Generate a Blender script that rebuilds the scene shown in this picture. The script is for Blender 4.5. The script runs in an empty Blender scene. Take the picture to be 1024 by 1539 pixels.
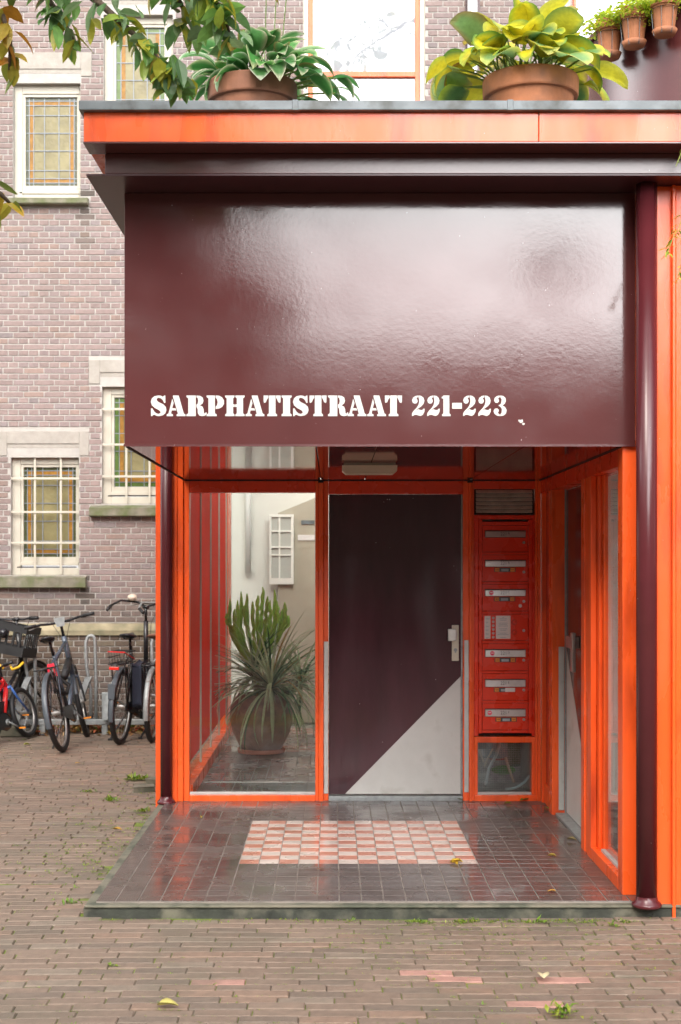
import bpy, bmesh, math, random
from mathutils import Vector, Matrix, geometry
import numpy as np
rad = math.radians
rng = random.Random(7)
sc = bpy.context.scene
col = sc.collection

# ------------------------------------------------------------------ camera
CAMH = 1.68; F = 2050.0; VX = 500.0; VY = 850.0
cd = bpy.data.cameras.new('camera'); cam = bpy.data.objects.new('camera', cd); col.objects.link(cam)
cam.location = (0, 0, CAMH); cam.rotation_euler = (rad(90), 0, 0)
cd.sensor_fit = 'VERTICAL'; cd.sensor_height = 36; cd.lens = F/1539*36
cd.shift_x = (512-VX)/1539; cd.shift_y = (VY-769.5)/1539
cd.clip_end = 500; cd.clip_start = 0.05
cd.dof.use_dof = True; cd.dof.focus_distance = 7.2; cd.dof.aperture_fstop = 5.0
sc.camera = cam

# ------------------------------------------------------------------ world
w = bpy.data.worlds.new('World'); sc.world = w; w.use_nodes = True
nt = w.node_tree; N = nt.nodes; L = nt.links
bg = N['Background']; bg.inputs['Strength'].default_value = 0.1
SUN_EL, SUN_AZ = rad(43), rad(200)      # azimuth clockwise from +Y: behind the camera, a little to the left
sky = N.new('ShaderNodeTexSky'); sky.sky_type = 'NISHITA'; sky.sun_disc = False
sky.sun_elevation = SUN_EL; sky.sun_rotation = SUN_AZ; sky.air_density = 1.0; sky.dust_density = 4.0
tc = N.new('ShaderNodeTexCoord')
def vmath(op, a, b=None):
    n = N.new('ShaderNodeVectorMath'); n.operation = op
    for i, v in enumerate((a, b)):
        if v is None: continue
        if isinstance(v, tuple): n.inputs[i].default_value = v
        else: L.new(v, n.inputs[i])
    return n
def wm(op, a, b=None, clamp=False):
    n = N.new('ShaderNodeMath'); n.operation = op; n.use_clamp = clamp
    for i, v in enumerate((a, b)):
        if v is None: continue
        if isinstance(v, (int, float)): n.inputs[i].default_value = v
        else: L.new(v, n.inputs[i])
    return n.outputs[0]
nz = N.new('ShaderNodeTexNoise'); nz.inputs['Scale'].default_value = 3.5; nz.inputs['Detail'].default_value = 6
L.new(tc.outputs['Generated'], nz.inputs['Vector'])
lobe = Vector((0.34, -1, 0.45)).normalized()
d = vmath('DOT_PRODUCT', tc.outputs['Generated'], tuple(lobe)).outputs['Value']
lob = wm('POWER', wm('MAXIMUM', d, 0.0), 12.0)
lobe2 = Vector((-1, .10, .36)).normalized()
d2 = vmath('DOT_PRODUCT', tc.outputs['Generated'], tuple(lobe2)).outputs['Value']
lob = wm('ADD', lob, wm('MULTIPLY', wm('POWER', wm('MAXIMUM', d2, 0.0), 22.0), .6))
cl = wm('ADD', wm('MULTIPLY', nz.outputs['Fac'], 0.9), 0.55)
rad_ = wm('MULTIPLY', wm('ADD', wm('MULTIPLY', lob, 124.0), 8.8), cl)     # thin bright cloud, brightest round the veiled sun
cc = N.new('ShaderNodeMix'); cc.data_type = 'RGBA'; cc.blend_type = 'MULTIPLY'; cc.inputs[0].default_value = 1
comb = N.new('ShaderNodeCombineColor')
L.new(wm('MULTIPLY', rad_, 1.0), comb.inputs[0]); L.new(wm('MULTIPLY', rad_, 0.985), comb.inputs[1]); L.new(wm('MULTIPLY', rad_, 0.98), comb.inputs[2])
add = N.new('ShaderNodeMix'); add.data_type = 'RGBA'; add.blend_type = 'ADD'; add.inputs[0].default_value = 1
L.new(sky.outputs[0], add.inputs[6]); L.new(comb.outputs[0], add.inputs[7]); L.new(add.outputs[2], bg.inputs['Color'])
N.remove(cc)

sl = bpy.data.lights.new('sun', 'SUN'); sl.energy = 1.5; sl.angle = rad(18); sl.color = (1, .95, .88)
so = bpy.data.objects.new('sun', sl); col.objects.link(so)
sd = Vector((math.cos(SUN_EL)*math.sin(SUN_AZ), math.cos(SUN_EL)*math.cos(SUN_AZ), math.sin(SUN_EL)))
so.rotation_euler = sd.to_track_quat('Z', 'Y').to_euler(); so.location = sd*30

sc.view_settings.view_transform = 'Standard'; sc.view_settings.look = 'None'
sc.view_settings.exposure = 0.2; sc.view_settings.gamma = 1
sc.cycles.max_bounces = 8; sc.cycles.transparent_max_bounces = 12
sc.cycles.sample_clamp_indirect = 6

# ------------------------------------------------------------------ materials
def nm(m):
    return m.node_tree.nodes, m.node_tree.links
def mat(name, c, rough=.5, metal=0, var=0, vs=4, bump=0, bs=60, spec=.5, rvar=0, rs=6, attr=False, coat=0, trans=0, stretch=None, specks=0, dirt=None):
    """procedural paint / stone / metal.  var: colour variation, bump: surface relief, rvar: gloss variation"""
    m = bpy.data.materials.new(name); m.use_nodes = True
    n, l = nm(m); b = n['Principled BSDF']
    b.inputs['Roughness'].default_value = rough; b.inputs['Metallic'].default_value = metal
    b.inputs['Specular IOR Level'].default_value = spec
    b.inputs['Coat Weight'].default_value = coat; b.inputs['Coat Roughness'].default_value = .08
    t = n.new('ShaderNodeTexCoord'); vec = t.outputs['Object']
    if stretch:
        mp = n.new('ShaderNodeMapping'); mp.inputs['Scale'].default_value = stretch; l.new(vec, mp.inputs[0]); vec = mp.outputs[0]
    cs = None
    if attr:
        a = n.new('ShaderNodeAttribute'); a.attribute_name = 'Col'; cs = a.outputs['Color']
    if var or not attr:
        z = n.new('ShaderNodeTexNoise'); z.inputs['Scale'].default_value = vs; z.inputs['Detail'].default_value = 8; z.inputs['Roughness'].default_value = .6
        l.new(vec, z.inputs['Vector'])
        r = n.new('ShaderNodeMapRange'); r.inputs[1].default_value = .3; r.inputs[2].default_value = .7
        r.inputs[3].default_value = 1-var; r.inputs[4].default_value = 1+var; l.new(z.outputs['Fac'], r.inputs[0])
        h = n.new('ShaderNodeMix'); h.data_type = 'RGBA'; h.blend_type = 'MULTIPLY'; h.inputs[0].default_value = 1
        if cs: l.new(cs, h.inputs[6])
        else: h.inputs[6].default_value = (*c, 1)
        l.new(r.outputs[0], h.inputs[7]); cs = h.outputs[2]
    if dirt:
        dc, dsc, lo, hi = dirt
        z = n.new('ShaderNodeTexNoise'); z.inputs['Scale'].default_value = dsc; z.inputs['Detail'].default_value = 6; l.new(vec, z.inputs['Vector'])
        r = n.new('ShaderNodeMapRange'); r.inputs[1].default_value = lo; r.inputs[2].default_value = hi; l.new(z.outputs['Fac'], r.inputs[0])
        h = n.new('ShaderNodeMix'); h.data_type = 'RGBA'; l.new(r.outputs[0], h.inputs[0]); l.new(cs, h.inputs[6]); h.inputs[7].default_value = (*dc, 1); cs = h.outputs[2]
    if specks:
        v = n.new('ShaderNodeTexVoronoi'); v.inputs['Scale'].default_value = specks; l.new(t.outputs['Object'], v.inputs['Vector'])
        z = n.new('ShaderNodeTexNoise'); z.inputs['Scale'].default_value = specks*.35; l.new(t.outputs['Object'], z.inputs['Vector'])
        r = n.new('ShaderNodeMath'); r.operation = 'LESS_THAN'; l.new(v.outputs['Distance'], r.inputs[0]); 
        g = n.new('ShaderNodeMapRange'); g.inputs[1].default_value = .6; g.inputs[2].default_value = .75; g.inputs[3].default_value = 0; g.inputs[4].default_value = .13; l.new(z.outputs['Fac'], g.inputs[0]); l.new(g.outputs[0], r.inputs[1])
        h = n.new('ShaderNodeMix'); h.data_type = 'RGBA'; l.new(r.outputs[0], h.inputs[0]); l.new(cs, h.inputs[6]); h.inputs[7].default_value = (.5, .42, .42, 1); cs = h.outputs[2]
    l.new(cs, b.inputs['Base Color'])
    if rvar:
        z = n.new('ShaderNodeTexNoise'); z.inputs['Scale'].default_value = rs; z.inputs['Detail'].default_value = 5; l.new(vec, z.inputs['Vector'])
        r = n.new('ShaderNodeMapRange'); r.inputs[1].default_value = .35; r.inputs[2].default_value = .65
        r.inputs[3].default_value = max(.02, rough-rvar); r.inputs[4].default_value = rough+rvar
        l.new(z.outputs['Fac'], r.inputs[0]); l.new(r.outputs[0], b.inputs['Roughness'])
    if bump:
        z = n.new('ShaderNodeTexNoise'); z.inputs['Scale'].default_value = bs; z.inputs['Detail'].default_value = 5; l.new(vec, z.inputs['Vector'])
        u = n.new('ShaderNodeBump'); u.inputs['Strength'].default_value = 1; u.inputs['Distance'].default_value = bump
        l.new(z.outputs['Fac'], u.inputs['Height']); l.new(u.outputs[0], b.inputs['Normal'])
    if trans:
        tr = n.new('ShaderNodeBsdfTranslucent'); l.new(cs, tr.inputs['Color'])
        mx = n.new('ShaderNodeMixShader'); mx.inputs[0].default_value = trans
        l.new(b.outputs[0], mx.inputs[1]); l.new(tr.outputs[0], mx.inputs[2]); l.new(mx.outputs[0], n['Material Output'].inputs['Surface'])
    return m
def glass_mat(name, tint=(.96, .98, .97), extra=0.0, mult=1.0, wob=0, body=None, bodyf=0):
    m = bpy.data.materials.new(name); m.use_nodes = True
    n, l = nm(m); n.remove(n['Principled BSDF'])
    tr = n.new('ShaderNodeBsdfTransparent'); tr.inputs[0].default_value = (*tint, 1)
    src = tr.outputs[0]
    if body:
        df = n.new('ShaderNodeBsdfDiffuse'); df.inputs[0].default_value = (*body, 1)
        mb = n.new('ShaderNodeMixShader'); mb.inputs[0].default_value = bodyf; l.new(src, mb.inputs[1]); l.new(df.outputs[0], mb.inputs[2]); src = mb.outputs[0]
    gl = n.new('ShaderNodeBsdfGlossy'); gl.inputs['Roughness'].default_value = .015
    ge = n.new('ShaderNodeNewGeometry'); mi = n.new('ShaderNodeMapRange'); mi.inputs[3].default_value = 1.5; mi.inputs[4].default_value = 1/1.5
    l.new(ge.outputs['Backfacing'], mi.inputs[0]); fr = n.new('ShaderNodeFresnel'); l.new(mi.outputs[0], fr.inputs[0])
    a = n.new('ShaderNodeMath'); a.operation = 'MULTIPLY_ADD'; a.use_clamp = True; a.inputs[1].default_value = mult; a.inputs[2].default_value = extra; l.new(fr.outputs[0], a.inputs[0])
    if wob:
        z = n.new('ShaderNodeTexNoise'); z.inputs['Scale'].default_value = 1.6; tcn = n.new('ShaderNodeTexCoord'); l.new(tcn.outputs['Object'], z.inputs['Vector'])
        u = n.new('ShaderNodeBump'); u.inputs['Distance'].default_value = wob; u.inputs['Strength'].default_value = 1; l.new(z.outputs['Fac'], u.inputs['Height']); l.new(u.outputs[0], gl.inputs['Normal'])
    mx = n.new('ShaderNodeMixShader'); l.new(a.outputs[0], mx.inputs[0]); l.new(src, mx.inputs[1]); l.new(gl.outputs[0], mx.inputs[2])
    l.new(mx.outputs[0], n['Material Output'].inputs['Surface'])
    return m

M = {}
M['orange'] = mat('orange_paint', (.86, .108, .017), .3, var=.05, vs=9, bump=.0006, bs=45, stretch=(1, 1, .25), rvar=.09, dirt=((.50, .055, .012), 8, .52, .74), specks=70)
M['recess_shade'] = mat('shaded_frame_paint', (.72, .05, .010), .28, var=.06, vs=8, bump=.0005, bs=30, rvar=.06)  # frame paint made deeper red to carry the shade under the ceiling
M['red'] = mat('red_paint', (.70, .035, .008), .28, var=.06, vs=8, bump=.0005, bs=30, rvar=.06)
M['maroon'] = mat('maroon_paint', (.088, .026, .026), .115, var=.06, vs=3, bump=.00019, bs=55, spec=.75, rvar=.03, rs=4, specks=60)
M['maroon_band'] = mat('maroon_band_paint', (.085, .02, .02), .24, var=.1, vs=5, bump=.0004, bs=90, spec=.8, specks=50)
M['maroon_pipe'] = mat('maroon_pipe_paint', (.082, .014, .018), .26, var=.1, vs=5, bump=.0005, bs=20, specks=45)
M['maroon_soffit'] = mat('maroon_soffit_paint', (.055, .014, .018), .35, var=.15, vs=6)
M['door'] = mat('door_paint', (.052, .013, .020), .16, var=.3, vs=4, bump=.0011, bs=26, stretch=(1, 1, .25), rvar=.08, rs=5, specks=34, spec=.6)
M['white_paint'] = mat('white_door_paint', (.55, .54, .51), .35, var=.06, vs=5, bump=.0008, bs=60, dirt=((.36, .34, .3), 5, .58, .8))
M['ceiling'] = mat('red_ceiling_panel', (.16, .012, .012), .06, var=.08, vs=2, bump=.0004, bs=2.5, spec=.8)
M['black'] = mat('black_rubber', (.012, .012, .013), .55, var=.2, vs=10)
M['blackgloss'] = mat('black_paint', (.012, .012, .014), .22, var=.2, vs=10)
M['seam'] = mat('dark_joint', (.012, .006, .006), .7)
M['zinc'] = mat('zinc_flashing', (.13, .15, .16), .45, metal=.1, var=.22, vs=7, bump=.0006, bs=20, rvar=.1, dirt=((.06, .065, .06), 9, .5, .68))
M['steel'] = mat('brushed_steel', (.52, .51, .49), .32, metal=.85, var=.1, vs=20, bump=.0002, bs=200)
M['alu'] = mat('aluminium_strip', (.48, .48, .46), .5, metal=.35, var=.1, vs=12, dirt=((.2, .2, .19), 8, .62, .8))
M['galv'] = mat('galvanised_steel', (.30, .32, .32), .5, metal=.4, var=.25, vs=22, dirt=((.16, .1, .06), 14, .68, .8))
M['paper'] = mat('paper', (.72, .68, .66), .6)
M['ink'] = mat('ink', (.05, .045, .05), .6)
M['letter'] = mat('white_letter_paint', (.56, .55, .52), .4, var=.06, vs=30, dirt=((.35, .2, .2), 40, .7, .8))
M['white_frame'] = mat('white_window_paint', (.45, .42, .345), .45, var=.06, vs=8, bump=.0006, bs=50, dirt=((.35, .31, .24), 5, .6, .85))
M['lintel'] = mat('pale_stone', (.32, .295, .26), .85, var=.12, vs=14, bump=.003, bs=70, dirt=((.26, .24, .2), 4, .52, .8))
M['sill'] = mat('mossy_stone', (.19, .175, .13), .9, var=.25, vs=9, bump=.004, bs=50, dirt=((.10, .12, .045), 6, .42, .65))
M['band'] = mat('sandstone_band', (.36, .31, .2), .9, var=.2, vs=5, bump=.003, bs=40, dirt=((.16, .15, .09), 3.5, .45, .68))
M['mortar'] = mat('mortar', (.38, .36, .33), .95, var=.12, vs=10, bump=.003, bs=120)
M['brick'] = mat('wall_brick', (.3, .2, .16), .85, attr=True, var=.16, vs=26, bump=.003, bs=110, dirt=((.16, .125, .11), 1.1, .52, .8))
M['paver'] = mat('street_brick', (.2, .12, .09), .72, attr=True, var=.16, vs=22, bump=.0022, bs=110, rvar=.12, rs=2.5, dirt=((.125, .105, .075), 2.2, .5, .8))
M['tile'] = mat('floor_tile', (.05, .045, .045), .25, attr=True, var=.13, vs=7, bump=.0002, bs=5, rvar=.17, rs=3.2, spec=.6)
M['grout'] = mat('grout', (.22, .19, .165), .7, var=.3, vs=8)
M['concrete'] = mat('concrete_edge', (.21, .19, .14), .8, var=.35, vs=9, bump=.004, bs=60, dirt=((.075, .08, .055), 9, .36, .6))
M['terracotta_dark'] = mat('old_terracotta', (.24, .10, .055), .75, var=.25, vs=8, bump=.001, bs=60, dirt=((.10, .06, .045), 4, .45, .7))
M['mould'] = mat('shade_toned_moulding', (.22, .19, .145), .9, var=.15, vs=10, bump=.002, bs=60)  # stone colour darkened to hold the shading below the lintel
M['terracotta'] = mat('terracotta', (.40, .15, .065), .7, var=.2, vs=9, bump=.001, bs=60, dirt=((.16, .08, .055), 5, .5, .72))
M['terracotta_pale'] = mat('pale_terracotta', (.55, .24, .17), .8, var=.15, vs=9)
M['soilm'] = mat('potting_soil', (.035, .024, .016), .95, var=.4, vs=40, bump=.01, bs=60)
M['leaf'] = mat('leaf', (.1, .2, .04), .42, attr=True, var=.16, vs=40, trans=.42, bump=.001, bs=60)
M['dryleaf'] = mat('dry_leaf', (.3, .15, .04), .7, attr=True, trans=.15)
M['bark'] = mat('bark', (.09, .065, .045), .9, var=.35, vs=18, bump=.01, bs=30)
M['plaster'] = mat('pale_plaster', (.68, .65, .59), .8, var=.05, vs=3)
M['lampm'] = mat('lamp_cover', (.6, .52, .42), .35)
M['lead'] = mat('lead_came', (.2, .225, .25), .45, metal=.4)
M['amber'] = mat('amber_glass', (.26, .13, .025), .25, var=.25, vs=25, bump=.002, bs=50, spec=.25)
M['olive'] = mat('textured_olive_glass', (.19, .165, .08), .2, var=.25, vs=6, bump=.0035, bs=32, spec=.4)
M['greeng'] = mat('green_glass', (.07, .12, .02), .25, var=.25, vs=15, bump=.002, bs=50)
M['darkg'] = mat('dark_olive_glass', (.06, .065, .03), .12, var=.25, vs=15, bump=.002, bs=50)
M['redpanel'] = mat('red_gloss_panel', (.8, .05, .022), .3, var=.12, vs=1.5, bump=.0008, bs=3, spec=.3)
M['beige'] = mat('beige_brickwork', (.34, .29, .23), .9, var=.15, vs=4, bump=.004, bs=20)
M['rooft'] = mat('roof_tiles', (.14, .09, .07), .8, var=.3, vs=8)
M['redgloss'] = mat('red_gloss_panel', (.48, .035, .02), .1, var=.12, vs=1.5, bump=.0008, bs=3)
M['redpanel'] = mat('red_film_panel', (.85, .065, .028), .55, var=.1, vs=1.5, spec=.15, trans=.45, bump=.0015, bs=3)
M['glass'] = glass_mat('clear_glass', mult=1.2, wob=.0015)
M['glass_side'] = glass_mat('clear_glass_side', mult=1.0)
M['mirrorglass'] = glass_mat('sky_reflecting_glass', tint=(.5, .52, .55), extra=.12, mult=1.4, body=(.35, .37, .4), bodyf=.75, wob=.004)
M['soil'] = mat('joint_soil', (.095, .078, .05), .95, var=.3, vs=14, bump=.006, bs=60, dirt=((.15, .20, .025), 3.6, .42, .55))
M['farground'] = mat('far_paving', (.13, .095, .075), .9, var=.2, vs=3)

# ------------------------------------------------------------------ mesh builder
ORG = {}
class MB:
    def __init__(s): s.v = []; s.f = []; s.c = []; s.cur = None
    def add(s, vs, fs, cols=None):
        o = len(s.v); s.v += [tuple(v) for v in vs]; s.f += [tuple(i+o for i in f) for f in fs]
        if cols is None: cols = [s.cur or (1, 1, 1)]*len(vs)
        s.c += cols
        return s
    def box(s, x0, x1, y0, y1, z0, z1):
        x0, x1 = sorted((x0, x1)); y0, y1 = sorted((y0, y1)); z0, z1 = sorted((z0, z1))
        return s.add([(x0,y0,z0),(x1,y0,z0),(x1,y1,z0),(x0,y1,z0),(x0,y0,z1),(x1,y0,z1),(x1,y1,z1),(x0,y1,z1)],
              [(0,3,2,1),(4,5,6,7),(0,1,5,4),(1,2,6,5),(2,3,7,6),(3,0,4,7)])
    def prism(s, poly, axis, a, b):
        """poly: 2D points; axis 'x','y','z' extrusion from a to b"""
        n = len(poly)
        def P(p, t):
            return {'x': (t, p[0], p[1]), 'y': (p[0], t, p[1]), 'z': (p[0], p[1], t)}[axis]
        vs = [P(p, a) for p in poly]+[P(p, b) for p in poly]
        tri = geometry.tessellate_polygon([[Vector((p[0], p[1], 0)) for p in poly]])
        fs = [tuple(t) for t in tri]+[tuple(i+n for i in reversed(t)) for t in tri]
        fs += [(i, (i+1) % n, (i+1) % n+n, i+n) for i in range(n)]
        return s.add(vs, fs)
    def tube(s, pts, r, seg=8, closed=False, caps=True):
        pts = [Vector(p) for p in pts]; n = len(pts)
        rs = r if isinstance(r, (list, tuple)) else [r]*n
        up = None; vs = []
        for i, p in enumerate(pts):
            a = pts[(i-1) % n] if (closed or i > 0) else p; b = pts[(i+1) % n] if (closed or i < n-1) else p
            t = (b-a).normalized() if (b-a).length > 1e-9 else Vector((0, 0, 1))
            if up is None:
                up = Vector((0, 0, 1)) if abs(t.z) < .9 else Vector((0, 1, 0))
            u = (up-t*up.dot(t)); u = u.normalized() if u.length > 1e-6 else t.orthogonal().normalized()
            up = u; v = t.cross(u)
            for k in range(seg):
                q = 2*math.pi*k/seg; vs.append(p+(u*math.cos(q)+v*math.sin(q))*rs[i])
        fs = []
        m = n if closed else n-1
        for i in range(m):
            for k in range(seg):
                a = i*seg+k; b = i*seg+(k+1) % seg; c = ((i+1) % n)*seg+(k+1) % seg; d_ = ((i+1) % n)*seg+k
                fs.append((a, b, c, d_))
        if caps and not closed:
            fs.append(tuple(reversed(range(seg)))); fs.append(tuple((n-1)*seg+k for k in range(seg)))
        return s.add(vs, fs)
    def lathe(s, prof, c=(0, 0, 0), seg=32, closed_bottom=False):
        vs = []; n = len(prof)
        for r, z in prof:
            for k in range(seg):
                q = 2*math.pi*k/seg; vs.append((c[0]+r*math.cos(q), c[1]+r*math.sin(q), c[2]+z))
        fs = [(i*seg+k, i*seg+(k+1) % seg, (i+1)*seg+(k+1) % seg, (i+1)*seg+k) for i in range(n-1) for k in range(seg)]
        return s.add(vs, fs)
    def ell(s, c, r, M3=None, seg=16, rings=10, fn=None):
        vs = []; fs = []
        for i in range(rings+1):
            a = math.pi*i/rings
            for k in range(seg):
                q = 2*math.pi*k/seg
                p = Vector((math.sin(a)*math.cos(q)*r[0], math.sin(a)*math.sin(q)*r[1], math.cos(a)*r[2]))
                if fn: p = Vector(fn(p))
                if M3: p = M3 @ p
                vs.append(p+Vector(c))
        for i in range(rings):
            for k in range(seg): fs.append((i*seg+k, (i+1)*seg+k, (i+1)*seg+(k+1) % seg, i*seg+(k+1) % seg))
        return s.add(vs, fs)
    def leaf(s, base, yaw, pitch, ln, wd, curl=1.0, cup=.3, cc=(.1, .2, .04), ce=None, nl=6, nw=4, roll=0, tip=1.0, wave=0, edgew=.7):
        """a curved blade with a pointed tip, coloured from midrib (cc) to margin (ce)"""
        ce = ce or cc; p = Vector(base); vs = []; cs = []; fs = []
        side0 = Vector((-math.sin(yaw), math.cos(yaw), 0))
        ph = s_rng.uniform(0, 6)
        for i in range(nl+1):
            t = i/nl; pt = pitch-curl*t
            dv = Vector((math.cos(yaw)*math.cos(pt), math.sin(yaw)*math.cos(pt), math.sin(pt)))
            nv = side0.cross(dv)*-1
            sd_ = (side0*math.cos(roll)+nv*math.sin(roll)); n2 = dv.cross(sd_)
            wv = wd*.5*(math.sin(math.pi*min(1, t**.62))**.55 if tip == 2 else math.sin(math.pi*min(1, t**.75))**.8 if tip >= 1 else (1-t)**.35*min(1, t*8+.25))
            if i == nl: wv = wd*.01
            if i == 0: wv = max(wv, wd*.04)
            for j in range(nw+1):
                u = (j/nw)*2-1
                o = sd_*(u*wv)+n2*(abs(u)**1.5*wv*cup+wave*math.sin(t*9+ph+j)*wd)
                vs.append(p+o); k = max(0, (abs(u)-edgew)/(1-edgew+1e-6)) if edgew < 1 else 0
                if i >= nl-1 : k = max(k, .6)
                cs.append(tuple(a*(1-k)+b*k for a, b in zip(cc, ce)))
            p = p+dv*(ln/nl)
        for i in range(nl):
            for j in range(nw):
                a = i*(nw+1)+j; fs.append((a, a+1, a+nw+2, a+nw+1))
        return s.add(vs, fs, cs)
    def build(s, name, m, parent=None, bevel=0, smooth=False, local=False):
        o_ = Vector((0, 0, 0))
        if parent is not None and not local: o_ = ORG.get(parent.name, Vector((0, 0, 0)))
        me = bpy.data.meshes.new(name); me.from_pydata([(v[0]-o_.x, v[1]-o_.y, v[2]-o_.z) for v in s.v], [], s.f)
        if any(c != (1, 1, 1) for c in s.c):
            at = me.color_attributes.new('Col', 'FLOAT_COLOR', 'POINT')
            at.data.foreach_set('color', np.array([(*c, 1) for c in s.c], dtype=np.float32).ravel())
        me.materials.append(M[m] if isinstance(m, str) else m)
        if smooth: me.polygons.foreach_set('use_smooth', [True]*len(me.polygons))
        me.update()
        ob = bpy.data.objects.new(name, me); col.objects.link(ob)
        if parent is not None: ob.parent = parent
        ORG[ob.name] = o_
        if bevel:
            b = ob.modifiers.new('bevel', 'BEVEL'); b.width = bevel; b.segments = 2; b.limit_method = 'ANGLE'
        return ob
s_rng = random.Random(3)
def B(name, m, parent, *boxes, bevel=.003):
    mb = MB()
    for b in boxes: mb.box(*b)
    return mb.build(name, m, parent, bevel=bevel)
def root(name, loc, label, cat, group=None, rot=None):
    o = bpy.data.objects.new(name, None); col.objects.link(o); o.location = loc
    if rot: o.rotation_euler = rot
    o['label'] = label; o['category'] = cat
    if group: o['group'] = group
    ORG[o.name] = Vector(loc); return o
def tag(o, label, cat, group=None):
    o['label'] = label; o['category'] = cat
    if group: o['group'] = group
    return o
def px(x, Y): return (x-VX)*Y/F
def pz(y, Y): return CAMH+(VY-y)*Y/F
def setorigin(o, loc):
    loc = Vector(loc); o.data.transform(Matrix.Translation(-loc)); o.location = loc; ORG[o.name] = loc
def textmesh(txt, size, name, m, parent, pos, axis='front', sx=1):
    cu = bpy.data.curves.new('t', 'FONT'); cu.body = txt; cu.size = size; cu.align_x = 'CENTER'; cu.align_y = 'CENTER'; cu.extrude = .0004
    ob = bpy.data.objects.new('t', cu); col.objects.link(ob)
    bpy.context.view_layer.update()
    me = bpy.data.meshes.new_from_object(ob.evaluated_get(bpy.context.evaluated_depsgraph_get()))
    bpy.data.objects.remove(ob); bpy.data.curves.remove(cu)
    me.transform(Matrix.Diagonal((sx, 1, 1, 1)))
    me.transform(Matrix.Rotation(rad(90), 4, 'X')); o_ = ORG[parent.name] if parent else Vector()
    me.transform(Matrix.Translation(Vector(pos)-o_)); me.materials.clear(); me.materials.append(M[m])
    r = bpy.data.objects.new(name, me); col.objects.link(r); r.parent = parent; ORG[r.name] = o_
    return r
# ------------------------------------------------------------------ ground
def struct(o): o['kind'] = 'structure'; return o
def ground_noise(x, y):
    return .006*math.sin(x*1.3+y*.7)+.005*math.sin(y*1.9-x*.5+1)+.003*math.sin(x*3.1+2)
g = MB(); n = 40
xs = [-60, -20, -8]+[-5+i*10/30 for i in range(31)]+[8, 20, 60]; ys = [-60, -20, 0, 3]+[4+i*.4 for i in range(27)]+[16, 25, 60]
g.v = [(x, y, -.0075+(ground_noise(x, y) if abs(x) < 5.1 and 4 <= y <= 14.4 else 0)) for y in ys for x in xs]
g.c = [(1, 1, 1)]*len(g.v)
g.f = [(j*len(xs)+i, j*len(xs)+i+1, (j+1)*len(xs)+i+1, (j+1)*len(xs)+i) for j in range(len(ys)-1) for i in range(len(xs)-1)]
struct(g.build('ground', 'soil', smooth=True))
far = MB(); far.box(-30, 30, -11.9, 3.9, -.3, -.005); far.box(-30, -5.2, 3.95, 14.2, -.3, -.005); far.box(5.2, 30, 3.95, 14.2, -.3, -.005)
struct(far.build('square_paving', 'farground'))

pv = MB(); r = random.Random(11)
RP, LP_ = .0765, .2215
PINK = [(330, 1476), (676, 1469), (650, 1462), (855, 1466), (800, 1500)]
pinks = [(px(a, CAMH*F/(b-VY)), CAMH*F/(b-VY)) for a, b in PINK]
y = 4.55; row = 0
while y < 14.02:
    off = r.uniform(0, LP_) if row % 2 else r.uniform(0, LP_)
    off = (row % 2)*LP_*.5+r.uniform(-.055, .055)
    x = -5.0+off
    while x < 4.6:
        L_ = LP_+r.gauss(0, .002); cx = x+L_/2
        # courses lean on the left, as laid
        tilt = .07*max(0, min(1, (-cx-.6)/1.2)) if y < 7.2 else .03*max(0, min(1, (-cx-.6)/1.5))
        cy = y+RP/2+tilt*(cx+.6)*1.0+.012*math.sin(cx*1.7+y*.4)
        inside = (-1.2 < cx < 3.0 and cy > 6.50)
        if not inside and not (cx > 1.3 and cy > 6.5):
            h = ground_noise(cx, cy)+r.gauss(0, .0012); a = r.gauss(0, .006)-tilt*.9*-1*0+math.atan(tilt)
            hl, hw = L_/2-.0018, RP/2-.0024
            if r.random() < .05: h -= .004
            ta, tb = r.gauss(0, .005), r.gauss(0, .012)
            ca, sa = math.cos(a), math.sin(a); vs = []
            for (ex, zz) in ((0, 0), (.004, -.004)):
                for sx, sy in ((-1, -1), (1, -1), (1, 1), (-1, 1)):
                    lx, ly = sx*(hl+ex-.004), sy*(hw+ex-.004)
                    vs.append((cx+lx*ca-ly*sa, cy+lx*sa+ly*ca, h+zz+lx*ta+ly*tb))
            for k in range(4): vs.append((vs[4+k][0], vs[4+k][1], h-.04))
            t = r.random(); b0 = Vector((.188, .137, .102))*r.uniform(.9, 1.1)
            if t < .14: b0 = Vector((.155, .118, .09))
            elif t < .22: b0 = Vector((.21, .143, .103))
            elif t < .3: b0 = Vector((.20, .158, .12))
            for pxx, pyy in pinks:
                if abs(cx-pxx) < LP_*.5 and abs(cy-pyy) < RP*.5: b0 = Vector((.36, .20, .16))
            pv.add(vs, [(0, 1, 2, 3)]+[(4+k, 4+(k+1) % 4, (k+1) % 4, k) for k in range(4)]+[(8+k, 8+(k+1) % 4, 4+(k+1) % 4, 4+k) for k in range(4)], [tuple(b0)]*12)
        x += L_
    y += RP; row += 1
struct(pv.build('street_paving', 'paver'))

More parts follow.
